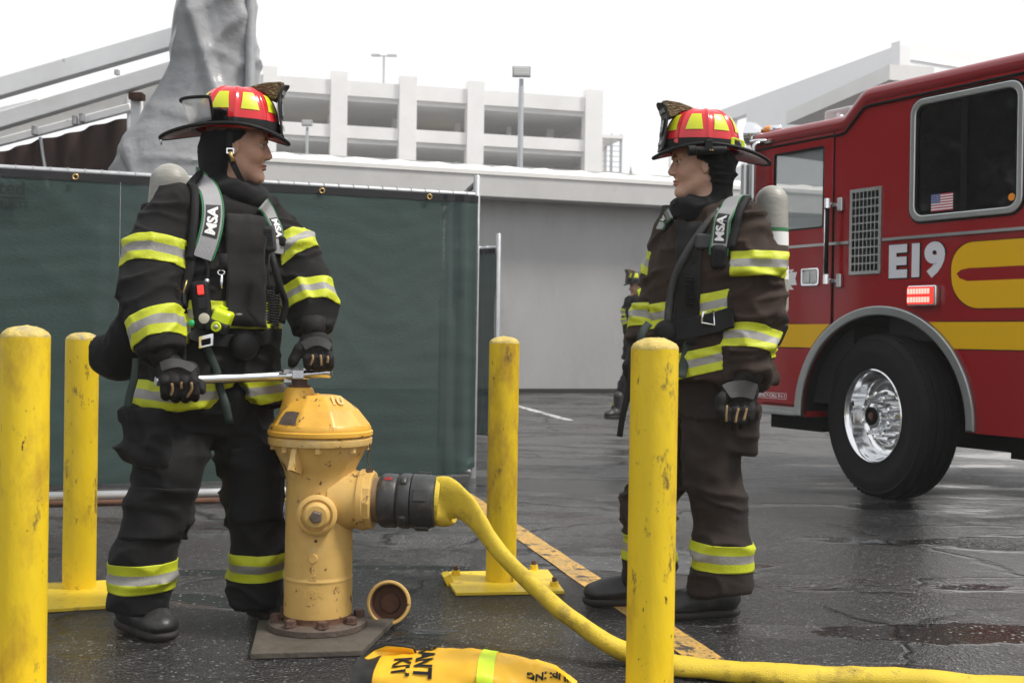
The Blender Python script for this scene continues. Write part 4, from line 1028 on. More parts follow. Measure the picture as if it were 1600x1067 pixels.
# ================================================================== HYDRANT
HX, HY = P(499, 800, 3.80)[:2]; HC = np.array([HX, HY, 0.0])
hy = thing('fire_hydrant', 'weathered yellow fire hydrant with a faceted bonnet between the bollards', 'fire hydrant', (HX, HY, .02))
q = [G(391, 1031), G(566, 1026), G(617, 975), G(404, 978)]
V = [[p[0], p[1], z] for z in (.001, .022) for p in q]
bevel(mk('footing_plate', (V, [(3, 2, 1, 0), (4, 5, 6, 7), (0, 1, 5, 4), (1, 2, 6, 5), (2, 3, 7, 6), (3, 0, 4, 7)]), 'base_stone', label='stained dark footing slab under the hydrant flange', cat='slab'), .004)
barrel = mk('barrel', lathe([(.116, .046), (.1135, .054), (.113, .058), (.113, .066), (.1125, .178), (.1125, .184), (.1140, .187), (.1140, .192), (.112, .195), (.112, .202), (.111, .35), (.1105, .50), (.112, .525), (.122, .555), (.142, .595), (.153, .622), (.158, .630)], 64, HC, cap=False), 'hydrant_paint', hy, smooth=True, sharp=50)
bf = mk('base_flange', lathe([(.150, .022), (.163, .024), (.163, .042), (.152, .048), (.118, .050)], 48, HC, cap=False), 'bare_iron', hy, smooth=True, sharp=40)
for i in range(8):
    a = 2 * math.pi * (i + .35) / 8; c = HC + [.138 * math.cos(a), .138 * math.sin(a), .049]
    mk('flange_bolt', lathe([(.022, 0), (.022, .004), (.019, .005), (.018, .020), (.014, .022)], 6, c), 'rust_bolt', bf)
mk('bowl_flange', lathe([(.155, .628), (.170, .632), (.172, .640), (.172, .652), (.166, .655), (.166, .658)], 64, HC, cap=False), 'hydrant_paint', hy, smooth=True, sharp=40)
for i in range(8):
    a = 2 * math.pi * (i + .15) / 8; mk('bowl_bolt', lathe([(.013, -.018), (.013, 0)], 6, HC + [.152 * math.cos(a), .152 * math.sin(a), .630]), 'hydrant_paint', hy)
mk('bowl_rib', box(HC + [-.052, -.135, .592], (.009, .028, .042), np.array([[.93, -.36, 0], [.36, .87, -.33], [.12, .30, .94]])), 'hydrant_paint', hy)
mk('gasket', lathe([(.163, .657), (.163, .661)], 48, HC, cap=False), 'rust', hy)
bn = mk('bonnet_ring', lathe([(.168, .660), (.174, .664), (.174, .676), (.168, .680), (.168, .688), (.160, .700)], 64, HC, cap=False), 'hydrant_bonnet', hy, smooth=True, sharp=40)
def octo(r, z, off=(0, 0), n=9, rot=.25): return [(HX + off[0] + r * math.cos(2 * math.pi * i / n + rot), HY + off[1] + r * math.sin(2 * math.pi * i / n + rot), z) for i in range(n)]
V = octo(.166, .696) + octo(.128, .748, (-.004, 0)) + octo(.076, .790, (-.010, 0)) + octo(.060, .794, (-.012, 0)); F = []
for k in range(3):
    for i in range(9): j = (i + 1) % 9; F.append((k * 9 + i, k * 9 + j, k * 9 + 9 + j, k * 9 + 9 + i))
F.append(tuple(27 + i for i in range(9)))
bevel(mk('bonnet', (V, F), 'hydrant_bonnet', hy), .006, 2, 12)
q0, q1, q2, q3 = [np.array(V[i]) for i in (5, 6, 15, 14)]
bil = lambda u, w_: (q0 * (1 - u) + q1 * u) * (1 - w_) + (q3 * (1 - u) + q2 * u) * w_
pn_ = unit(np.cross(q1 - q0, q3 - q0)); pn_ = pn_ if pn_[1] < 0 else -pn_
mk('bare_patch', ([bil(u, w_) + pn_ * .0015 for u, w_ in ((.16, .12), (.45, .08), (.86, .14), (.84, .5), (.88, .88), (.5, .92), (.2, .86), (.14, .5))], [tuple(range(8))]), 'bare_iron', hy)
mk('rust_ring', lathe([(.1172, .047), (.1160, .050), (.1142, .057), (.1136, .068)], 48, HC, cap=False), 'rust', hy, smooth=True)
NB = HC + [-.072, .0, 0]
mk('nut_boss', lathe([(.075, .70), (.056, .775), (.046, .812), (.040, .818)], 24, NB, cap=True), 'hydrant_bonnet', hy, smooth=True, sharp=40)
mk('operating_nut', lathe([(.036, .818), (.036, .826), (.026, .828), (.024, .845)], 20, NB), 'rust_bolt', hy, smooth=True, sharp=40)
mk('top_bolt', lathe([(.012, .790), (.011, .800)], 6, HC + [-.012, -.03, 0]), 'hydrant_bonnet', hy)
pa_ = MB(); v, f = text2d('10', .05, .002, .003)
nrm = unit([.42, -.62, .66]); sx_ = unit(np.cross([0, 0, 1], nrm)); up_ = np.cross(nrm, sx_); c10 = HC + [.062, -.062, .777]
mk('cast_number', (c10 + v[:, :1] * sx_ + v[:, 1:2] * up_ + v[:, 2:3] * nrm, f), 'hydrant_bonnet', hy)
def on_barrel(v, az, z, r=.1105):
    a = az + v[:, 0] / r; return HC + np.stack([(r + v[:, 2]) * np.sin(a), -(r + v[:, 2]) * np.cos(a), z + v[:, 1]], 1)
for s, z, sz in (('USA', .150, .036), ('G', .202, .030)):
    v, f = text2d(s, sz, .0012, .003); mk('cast_lettering', (on_barrel(v, .01, z), f), 'hydrant_paint', hy)
mk('cast_boss', lathe([(.0165, 0), (.014, .005)], 18, HC + [0, -.110, .268], (0, -1, 0)), 'hydrant_paint', hy, smooth=True, sharp=40)
for z, x in ((.235, -.003), (.33, .004)): mk('paint_chip', lathe([(.006, 0), (.004, .0012)], 7, HC + [x + .004, -.1105, z - .005], (0, -1, 0)), 'rust', hy)
# small front outlet cap
fd = unit([.10, -1, 0]); fc = HC + [0, 0, .412]
fo = mk('front_cap', lathe([(.060, .09), (.064, .112), (.066, .118), (.066, .132), (.060, .138), (.052, .140), (.050, .134), (.045, .134), (.042, .150), (.034, .156)], 36, fc, fd), 'hydrant_paint', hy, smooth=True, sharp=35)
mk('cap_nut', lathe([(.022, .155), (.021, .176), (.017, .180)], 5, fc, fd), 'bare_iron', fo)
# big side outlet with the hose coupling
od = unit([1, -.08, 0]); oc = HC + [0, 0, .448]
ol = mk('side_outlet', lathe([(.108, .05), (.100, .105), (.095, .13), (.097, .138), (.101, .142), (.101, .160), (.094, .164)], 40, oc, od, cap=False), 'hydrant_paint', hy, smooth=True, sharp=40)
mk('outlet_ring', lathe([(.098, .163), (.098, .182), (.092, .186)], 12, oc, od), 'hydrant_paint', ol)
mk('outlet_thread', lathe([(.074, .18), (.074, .206)], 32, oc, od), 'thread_brown', ol, smooth=True, sharp=40)
ch = MB()
for i in range(7): ch.add(tube([HC + [.166 + .004 * math.sin(i), -.03, .640 - i * .011], HC + [.166 + .004 * math.sin(i + 1), -.03, .640 - i * .011 - .009]], .003, 5))
mk('cap_chain', ch, 'rust_bolt', hy)
mk('tag', lathe([(.013, -.002), (.013, .002)], 14, HC + [.169, -.032, .545], (.3, -1, 0)), 'rust_bolt', hy)

# hose with its coupling
hs = thing('supply_hose', 'flat yellow supply hose with black coupling running from the hydrant across the ground', 'hose', tuple(G(985, 1030)))
def cpl(name, prof, m='anodised', parent=hs): return mk(name, lathe(prof, 40, oc, od, cap=True), m, parent, smooth=True, sharp=38)
c1 = cpl('swivel_collar', [(.078, .205), (.083, .210), (.088, .216), (.090, .225), (.088, .262), (.084, .268), (.080, .270)])
c2 = cpl('locking_ring', [(.080, .268), (.086, .272), (.0915, .283), (.0915, .302), (.088, .314), (.080, .318)])
c3 = cpl('hose_shank', [(.080, .316), (.090, .319), (.0905, .350), (.090, .368), (.083, .392), (.076, .396)])
s_, u_ = frame(od)
for i in range(4):
    a = 2 * math.pi * i / 4 + .35
    rd = s_ * math.cos(a) + u_ * math.sin(a); tg = np.cross(od, rd)
    bevel(mk('lug', box(oc + od * .350 + rd * .0915, (.0045, .021, .022), np.array([rd, tg, od])), 'anodised', c3), .003)
    a += .6; rd = s_ * math.cos(a) + u_ * math.sin(a); tg = np.cross(od, rd)
    mk('ring_knob', lathe([(.010, -.018), (.014, -.012), (.014, .012), (.010, .018)], 10, oc + od * .293 + rd * .086, tg), 'anodised', c2, smooth=True)
v, f = text2d('E', .030, .0015, .001); cE = oc + od * .235
az0 = -.75
vv = []
for x, y, z in v: a = 1.05 + x / .09; vv.append(cE + od * y * 1 + .0905 * (np.array([0, -1.0, 0]) * math.cos(a) + np.array([0, 0, 1.0]) * math.sin(a)))
mat('red_mark', (.55, .03, .03), .5)
mk('red_mark', (vv, f), 'red_mark', c1)
he = oc + od * .390
hp = np.array([he, he + od * .02, P(704, 780, 3.745), P(724, 790, 3.72), P(746, 814, 3.70), P(768, 846, 3.68), P(800, 884, 3.64), P(838, 918, 3.60), P(880, 956, 3.55), P(925, 989, 3.50), P(958, 1009, 3.46), G(985, 1022, .030), G(1035, 1036, .029), G(1090, 1044, .029), G(1160, 1049, .03), G(1250, 1057, .029), G(1340, 1059, .03), G(1440, 1064, .031), G(1530, 1073, .029), G(1700, 1080, .03)])
hh = np.array([.080, .083, .074, .052, .036, .030, .028, .028, .028, .028, .028, .029, .027, .027, .029, .027, .029, .030, .027, .028])
hw = np.array([.074, .060, .026, .016, .017, .019, .021, .023, .025, .027, .030, .034, .038, .038, .037, .040, .037, .036, .040, .038])
N_ = 150; pth = spline(hp, N_); H_ = spline(hh[:, None], N_)[:, 0]; W_ = spline(hw[:, None], N_)[:, 0]
H_ = H_ * (1 + .05 * vn(np.stack([np.arange(N_) * .22, 0 * H_, 0 * H_], 1), 3)); W_ = W_ * (1 + .10 * vn(np.stack([np.arange(N_) * .3, 0 * H_, 0 * H_ + 4], 1), 5))
v, f = tube(pth, 1.0, 28, True, flat=(W_, H_)); v[:, 2] = np.maximum(v[:, 2], .004)
nr = fbm(v * [9, 9, 16], 3, 8); v[:, 2] += .0035 * nr; v[:, 1] += .002 * fbm(v * 22, 2, 12)
v[:, 2] = np.maximum(v[:, 2], .003)
mk('hose_jacket', (v, f), 'hose_yellow', hs, smooth=True, sharp=60)

# removed cap on the ground
cc = G(607, 975) + np.array([0, 0, .074]); ca = unit([-.06, -1, .24])
cap_ = thing('outlet_cover', 'rusty yellow hydrant cap tipped on its side on the wet ground', 'hydrant cap', tuple(G(607, 975)))
mk('cap_body', lathe([(.001, -.061), (.03, -.060), (.050, -.055), (.062, -.040), (.070, -.030), (.075, -.012), (.0765, .006), (.074, .012), (.068, .013), (.063, .008)], 40, cc, ca, cap=False), 'hydrant_paint', cap_, smooth=True, sharp=45)
mk('thread_wall', lathe([(.064, .010), (.061, .002), (.060, -.026), (.056, -.034), (.036, -.036), (.033, -.024), (.026, -.021), (.001, -.021)], 36, cc, ca, cap=False), 'rust', cap_, smooth=True, sharp=45)

# spanner
wz = .862
wr = thing('hydrant_wrench', 'long silver hydrant wrench fitted on the hydrant nut, gripped in both gloves', 'wrench', tuple(NB + [0, 0, .84]))
w0, w1 = P(243, 595.5, 3.555), np.array([NB[0] - .03, NB[1], .856])
mk('handle', tube([w0, w0 * .98 + w1 * .02, w0 * .4 + w1 * .6, w1], [.0145, .016, .016, .016], 14), 'chrome_tool', wr, smooth=True, sharp=40)
mk('collar', box(w1 + [-.012, 0, .0], (.020, .020, .021), np.array([unit(w1 - w0), frame(w1 - w0)[0], frame(w1 - w0)[1]])), 'chrome_tool', wr)
e0 = P(448, 588, 3.79); e1 = P(519, 581, 3.79)
sp2 = spline([(*e0, .016, .014), (*(e0 * .6 + e1 * .4), .020, .013), (*(e0 * .25 + e1 * .75), .024, .016), (*(e0 * .06 + e1 * .94), .022, .020), (*e1, .010, .012)], 20)
mk('head', tube(sp2[:, :3], 1, 16, True, flat=(sp2[:, 3], sp2[:, 4])), 'chrome_tool', wr, smooth=True, sharp=45)
mk('socket', lathe([(.034, .846), (.036, .850), (.036, .876), (.030, .880)], 6, NB), 'chrome_tool', wr)

# hydrant kit bag
bg_ = thing('kit_bag', 'yellow vinyl kit bag with a lime stripe lying on the ground by the hydrant', 'bag', tuple(G(720, 1075)))
A0, A1 = P(572, 1075, 3.08), P(902, 1052, 3.04); A0[2] = .068; A1[2] = .078
ax_ = unit(A1 - A0); Ln = np.linalg.norm(A1 - A0); sd2 = np.array([ax_[1], -ax_[0], 0]); sd2 = sd2 if sd2[1] < 0 else -sd2   # sd2 points to the camera
def bag_r(t):
    hgt = np.interp(t, [0, .08, .25, .5, .75, .9, 1.0], [.055, .062, .070, .076, .062, .050, .020]); wid = np.interp(t, [0, .1, .3, .5, .8, .93, 1], [.10, .115, .12, .12, .11, .095, .05])
    return hgt, wid
def on_bag(t, th, off=0.0):                       # th: 0 = top, + towards the camera
    hgt, wid = bag_r(t); q = A0 + (A1 - A0) * np.asarray(t)[:, None] if np.ndim(t) else A0 + (A1 - A0) * t
    sn, cs = np.sin(th), np.cos(th)
    sgn = lambda x: np.sign(x) * np.abs(x) ** .85
    p = q + sd2 * ((wid + off) * sgn(sn))[:, None]; p[:, 2] = .066 + (t * .006) + (hgt + off) * sgn(cs) - (.066 - hgt) * .6
    nn = fbm(np.stack([np.asarray(t) * 9, sn * 2.2, cs * 2.2], 1), 3, 4); p[:, 2] += .007 * nn * (1 + 1.4 * (np.asarray(t) > .8)); p += sd2 * (.006 * nn)[:, None]
    p[:, 2] = np.maximum(p[:, 2], .004); return p
def bag_part(t0, t1, th0, th1, nt_, nh, off=0.0, close=False):
    T, H = np.meshgrid(np.linspace(t0, t1, nt_), np.linspace(th0, th1, nh, endpoint=not close), indexing='ij'); v = on_bag(T.ravel(), H.ravel(), off); F = []
    for i in range(nt_ - 1):
        for k in range(nh if close else nh - 1): j = (k + 1) % nh; F.append((i * nh + k, i * nh + j, (i + 1) * nh + j, (i + 1) * nh + k))
    if close: F.append(tuple(range(nh))); F.append(tuple((nt_ - 1) * nh + k for k in range(nh)))
    return v, F
mk('bag_body', bag_part(.045, 1.0, 0, 2 * math.pi, 60, 40, 0, True), 'bag_yellow', bg_, smooth=True, sharp=60)
mk('bag_mouth', bag_part(-.045, .060, 0, 2 * math.pi, 8, 40, .003, True), 'bag_black', bg_, smooth=True, sharp=60)
mk('lime_stripe', bag_part(.545, .62, -2.2, 2.2, 6, 30, .0025), 'lime_tape', bg_, smooth=True)
for s, t, d0 in (('HYDRANT', .29, .30), ('KIT', .185, .25)):
    v, f = text2d(s, .066, .0022, .0005)
    v[:, 0] -= v[:, 0].max()
    th_end = 1.02 if s == 'KIT' else 1.10
    mk('bag_lettering', (on_bag(t + v[:, 1] / Ln + .06 * (v[:, 0]) , th_end + v[:, 0] / .115, .0030), f), 'ink_black', bg_)
v, f = text2d('COUPLING', .030, .001, .0005); mk('bag_lettering', (on_bag(np.clip(.90 - v[:, 0] / Ln, .7, .985), .55 + v[:, 1] / .09 + (v[:, 0] * 1.5), .0035), f), 'ink_black', bg_)
mk('bag_patch', bag_part(.79, .86, .95, 1.5, 5, 6, .0035), 'ink_black', bg_)
V = []; F = []; nf = 12
flo = [(558, 1040), (566, 1030), (585, 1016), (604, 1009), (628, 1011), (645, 1014), (648, 1022), (640, 1031), (610, 1036), (580, 1041)]
V = [P(x, y, 3.10 + .02 * math.sin(i)) for i, (x, y) in enumerate(flo)]; V += [p + np.array([0.003, .012, .006]) for p in V]; k = len(flo)
F = [tuple(range(k - 1, -1, -1)), tuple(range(k, 2 * k))] + [(i, (i + 1) % k, k + (i + 1) % k, k + i) for i in range(k)]
fo_ = mk('bag_flap', (V, F), 'bag_yellow', bg_)
mk('flap_edge', tube([p + [0, .006, .003] for p in V[:8]], .0055, 8), 'bag_black', fo_, smooth=True)

# ================================================================== PEOPLE
mat('coat_black', (.0105, .0102, .0102), .78, spec=.2, var=.28, vscale=7, bump=.35, bscale=420, wrinkle=1.0, sheen=.03, dirt=((.030, .028, .026), 5, .56, .25))
mat('coat_brown', (.036, .0235, .018), .80, spec=.2, var=.22, vscale=7, bump=.35, bscale=420, wrinkle=1.0, sheen=.05, dirt=((.022, .019, .018), 4, .52, .25))
mat('trouser_black', (.0115, .0115, .0125), .8, spec=.2, var=.3, vscale=6, bump=.35, bscale=420, wrinkle=1.0, sheen=.03, dirt=((.030, .029, .028), 4, .56, .22))
mat('trouser_brown', (.027, .0205, .0175), .8, spec=.2, var=.25, vscale=6, bump=.35, bscale=420, wrinkle=1.0, sheen=.03, dirt=((.016, .015, .015), 4, .50, .22))
mat('patch_black', (.010, .010, .010), .55, spec=.22, bump=.2, bscale=200)
mat('trim_lime', (.47, .52, .018), .55, var=.10, vscale=20, bump=.2, bscale=160, dirt=((.36, .38, .03), 10, .58, .2))
mat('trim_silver', (.27, .265, .25), .45, var=.15, vscale=25, bump=.2, bscale=160)
mat('hood_black', (.0085, .0085, .009), .9, spec=.22, bump=.5, bscale=300, sheen=.1)
mat('skin', (.55, .34, .25), .48, attr='Col', var=.07, vscale=60, bump=.14, bscale=260, spec=.4)
MATS['skin'].node_tree.nodes['Principled BSDF'].inputs['Subsurface Weight'].default_value = .12
MATS['skin'].node_tree.nodes['Principled BSDF'].inputs['Subsurface Radius'].default_value = (.012, .005, .003)
mat('eye_white', (.42, .38, .36), .15); mat('eye_dark', (.02, .012, .008), .1)
mat('hair_dark', (.022, .013, .008), .6); mat('hair_brown', (.06, .032, .018), .6)
mat('boot_black', (.019, .019, .0195), .42, spec=.45, var=.3, vscale=14, bump=.15, bscale=60, dirt=((.045, .042, .038), 9, .58, .15))
mat('boot_sole', (.030, .028, .026), .75, spec=.3, var=.3, vscale=30)
mat('glove_black', (.015, .0145, .0145), .7, spec=.22, var=.3, vscale=20, bump=.3, bscale=160)
mat('glove_grey', (.045, .045, .046), .75, var=.2, vscale=30, bump=.4, bscale=260)
mat('glove_tan', (.30, .19, .09), .8, var=.15, vscale=60)
mat('helmet_red', (.60, .016, .022), .22, coat=.4, var=.08, vscale=9, dirt=((.36, .012, .018), 6, .60, .2))
mat('helmet_black', (.014, .014, .014), .35, coat=.2)
mat('rubber_black', (.012, .012, .0125), .55, spec=.22)
mat('helmet_lime', (.58, .62, .012), .38, coat=.3)
mat('leather_black', (.020, .018, .017), .5, bump=.15, bscale=120)
mat('eagle_bronze', (.085, .055, .022), .45, metal=.4, var=.5, vscale=60, bump=.8, bscale=80, stretch=(1, 1, 2.5), dirt=((.36, .27, .11), 70, .56, .1))
mat('badge_silver', (.45, .45, .46), .35, metal=.6)
mat('strap_grey', (.30, .30, .31), .62, var=.06, vscale=30, bump=.3, bscale=260)
mat('strap_green', (.02, .17, .06), .6)
mat('strap_black', (.013, .013, .014), .65, spec=.22, bump=.3, bscale=320)
mat('strap_dkgreen', (.016, .030, .024), .6, bump=.3, bscale=320)
mat('cyl_grey', (.30, .295, .265), .42, var=.14, vscale=22, bump=.2, bscale=40, stretch=(1, 1, 7), dirt=((.25, .24, .21), 10, .56, .15))
mat('green_led', (.02, .30, .10), .3, emit=(.02, .5, .15), estr=.25)
mat('gauge_face', (.55, .52, .42), .3)
mat('hi_vis', (.60, .74, .01), .4, coat=.2)
mat('visor_clear', (.70, .71, .71), .12, alpha=.5, spec=.6)

def hit(f, px, py, D0, near=.9, far=.9):
    """first point of implicit surface f along the sight line of a photo pixel"""
    d = unit(CR * (px - 800) / FPX - CU * (py - 533.5) / FPX + CF); t = (D0 - near) / d[1]
    for _ in range(90):
        p = CAMP + d * t; s = float(f(p[None])[0])
        if s < .0008: return p
        t += s * .8
        if t * d[1] > D0 + far: break
    return P(px, py, D0 - .1)
def proj(f, p, off=0.0, it=6):
    p = np.array(p, float).reshape(-1, 3)
    for _ in range(it): p = p - (np.clip(f(p), -.05, .05) - off)[:, None] * grad(f, p, .004)
    return p
DISP = []
def strap(f, pix, D0, width, thick, n=24, lift=.002, extra=None, pre=None):
    """strap laid on surface f through photo pixels; pre = world points put in front of them"""
    pts = ([np.array(q) for q in pre] if pre is not None else []) + [hit(f, x, y, D0) for x, y in pix] + ([np.array(q) for q in extra] if extra is not None else [])
    pts = spline(pts, n); pts = proj(f, pts, lift); pts[1:-1] = (pts[:-2] + 2 * pts[1:-1] + pts[2:]) / 4
    nr = grad(f, pts, .03)
    if DISP: dd = np.maximum(DISP[0](pts), 0); dd = np.convolve(np.pad(dd, 2, 'edge'), np.ones(5) / 5, 'valid') + .002; pts = pts + nr * dd[:, None]
    return pts, nr, ribbon(pts, nr, width, thick)
def on_strap(pts, nr, v, s0, off, flip=1):
    """map flat (u along, v across, w out) onto a strap"""
    seg = np.linalg.norm(np.diff(pts, axis=0), axis=1); L = np.concatenate([[0], np.cumsum(seg)]); u = np.clip(s0 + flip * v[:, 0], 0, L[-1])
    p = np.stack([np.interp(u, L, pts[:, k]) for k in range(3)], 1); n = np.stack([np.interp(u, L, nr[:, k]) for k in range(3)], 1)
    tg = np.gradient(pts, axis=0); tg = np.stack([np.interp(u, L, tg[:, k]) for k in range(3)], 1); tg /= np.linalg.norm(tg, axis=1)[:, None]
    n = n - (n * tg).sum(1)[:, None] * tg; n /= np.linalg.norm(n, axis=1)[:, None]; s = np.cross(tg, n)
    return p + s * (v[:, 1] * -flip)[:, None] + n * (off + v[:, 2])[:, None]
def solid(name, f, lo, hi, h, m, parent, disp=None, colors=None, ret=False, sm=0, label=None, refine=1, reach=1.02):
    v, F = surf(f, lo, hi, h, refine, reach)
    if sm: v = smooth_mesh(v, F, sm)
    if disp is not None:
        n = vnormals(v, F); v = v + n * disp(v)[:, None]
    n = vnormals(v, F)
    o = mk(name, (v, F), m, parent, smooth=True, colors=colors(v) if colors else None, label=label)
    return (o, v, F, n) if ret else o
def folds(amp=.008, zf=15., xf=5., s=0):
    def d(p):
        w = np.stack([fbm(p * 4, 2, s + 7), fbm(p * 4, 2, s + 9), fbm(p * 4, 2, s + 11)], 1) * .06
        q = p + w
        rg = lambda x: np.clip(1 - 1.9 * np.abs(x), 0, 1) ** 2.2 * 2.2
        r1 = rg(vn(q * [xf, xf, zf], s + 1)); r2 = rg(vn(q * [xf * 2.3, xf * 2.3, zf * 1.7] + 5, s + 2))
        m = .35 + .65 * np.clip(vn(p * 3.2, s + 3) + .45, 0, 1)
        return amp * m * (r1 + .6 * r2 - .6) + amp * .35 * vn(p * 7, s + 4)
    return d

def torso_sdf(sl, l, f, D0, pw=2.5):
    z = []; c = []; w = []; d = []
    for py, cx, dD, ww, dd in sl:
        p = P(cx, py, D0 + dD); z.append(p[2]); c.append(p[:2]); w.append(ww); d.append(dd)
    A = np.column_stack([z, c, w, d])[::-1]; A = spline(A, 60); A = A[np.argsort(A[:, 0])]
    zt, zb = A[-1, 0], A[0, 0]
    def g(p):
        q = np.stack([np.interp(p[:, 2], A[:, 0], A[:, k]) for k in (1, 2, 3, 4)], 1)
        r = p[:, :2] - q[:, :2]; a = np.abs(r @ l[:2]) / q[:, 2]; b = np.abs(r @ f[:2]) / q[:, 3]
        k = (a ** pw + b ** pw) ** (1 / pw); dd = (k - 1) * np.minimum(q[:, 2], q[:, 3]) * .92
        return np.maximum(dd, np.maximum(p[:, 2] - zt, zb - p[:, 2]) * .9)
    return g, zb, zt
def arm_pts(a, D0): return [(P(x, y, D0 + dd), r) for x, y, dd, r in a]

def head_sdf(o, R):
    """R rows: forward, left, up"""
    T = lambda q: o + np.asarray(q, float) @ R
    E = lambda c, r: el(T(c), r, R)
    C = lambda a, b, r1, r2: rc(T(a), T(b), r1, r2)
    base = uni([E((-.014, 0, .033), (.096, .075, .092)), E((.036, 0, -.026), (.054, .050, .077)), C((-.010, .046, -.050), (.058, .008, -.097), .019, .017), C((-.010, -.046, -.050), (.058, -.008, -.097), .019, .017),
                C((-.025, 0, -.07), (-.050, 0, -.21), .052, .058)], .03)
    det = uni([base, E((.070, 0, -.101), (.016, .016, .014)), E((.062, .034, -.028), (.026, .022, .024)), E((.062, -.034, -.028), (.026, .022, .024)), E((.081, .026, .030), (.011, .024, .009)), E((.081, -.026, .030), (.011, .024, .009)),
               E((.078, 0, .045), (.018, .05, .035))], .022)
    det = sub(sub(det, E((.098, .032, .009), (.020, .019, .012)), .012), E((.098, -.032, .009), (.020, .019, .012)), .012)
    det = uni([det, E((.094, 0, -.016), (.0125, .0085, .024)), E((.090, 0, -.030), (.013, .011, .010)), C((.086, 0, .016), (.1075, 0, -.026), .0065, .0085), E((.099, .0090, -.032), (.010, .0070, .0065)), E((.099, -.0090, -.032), (.010, .0070, .0065))], .007)
    det = uni([det, E((.0885, 0, -.0590), (.0085, .018, .0045)), E((.0872, 0, -.0700), (.0085, .015, .0052))], .005)
    det = uni([det] + [E((.0785, y, .0150), (.0130, .0150, .0050)) for y in (.031, -.031)] + [E((.0770, y, .0020), (.0125, .0140, .0040)) for y in (.031, -.031)], .003)
    ears = uni([E((-.006, .074, -.010), (.016, .009, .029)), E((-.006, -.074, -.010), (.016, .009, .029))], .002)
    ears = sub(ears, E((-.001, .083, -.006), (.008, .007, .017)), .004); ears = sub(ears, E((-.001, -.083, -.006), (.008, .007, .017)), .004)
    return uni([det, ears], .008)
def head_colors(o, R, tone, lips=(.36, .15, .12)):
    def g(v):
        q = (v - o) @ R.T; c = np.tile(np.array(tone), (len(v), 1)); c = c * (1 + .06 * fbm(v * 40, 2, 3))[:, None]
        def blob(cx, cz, rx, rz, col, k=1.0, y=None, front=.055):
            d = ((q[:, 0] - cx) / rx) ** 2 + ((q[:, 2] - cz) / rz) ** 2 if y is None else ((q[:, 1] - y) / rx) ** 2 + ((q[:, 2] - cz) / rz) ** 2
            w_ = np.clip(1.6 - 1.6 * d, 0, 1) * k * (q[:, 0] > front); return w_[:, None], np.array(col)
        for args in [dict(cx=0, cz=-.0655, rx=.024, rz=.0115, col=lips, y=0.0, k=.9), dict(cx=0, cz=.030, rx=.019, rz=.0045, col=(.05, .028, .018), y=.031, k=.85), dict(cx=0, cz=.030, rx=.019, rz=.0045, col=(.05, .028, .018), y=-.031, k=.85),
                     dict(cx=0, cz=-.028, rx=.02, rz=.018, col=(.46, .20, .15), y=.042, k=.35, front=.03), dict(cx=0, cz=-.028, rx=.02, rz=.018, col=(.46, .20, .15), y=-.042, k=.35, front=.03)]:
            w_, col = blob(**args); c = c * (1 - w_) + col * w_
        return c
    return g

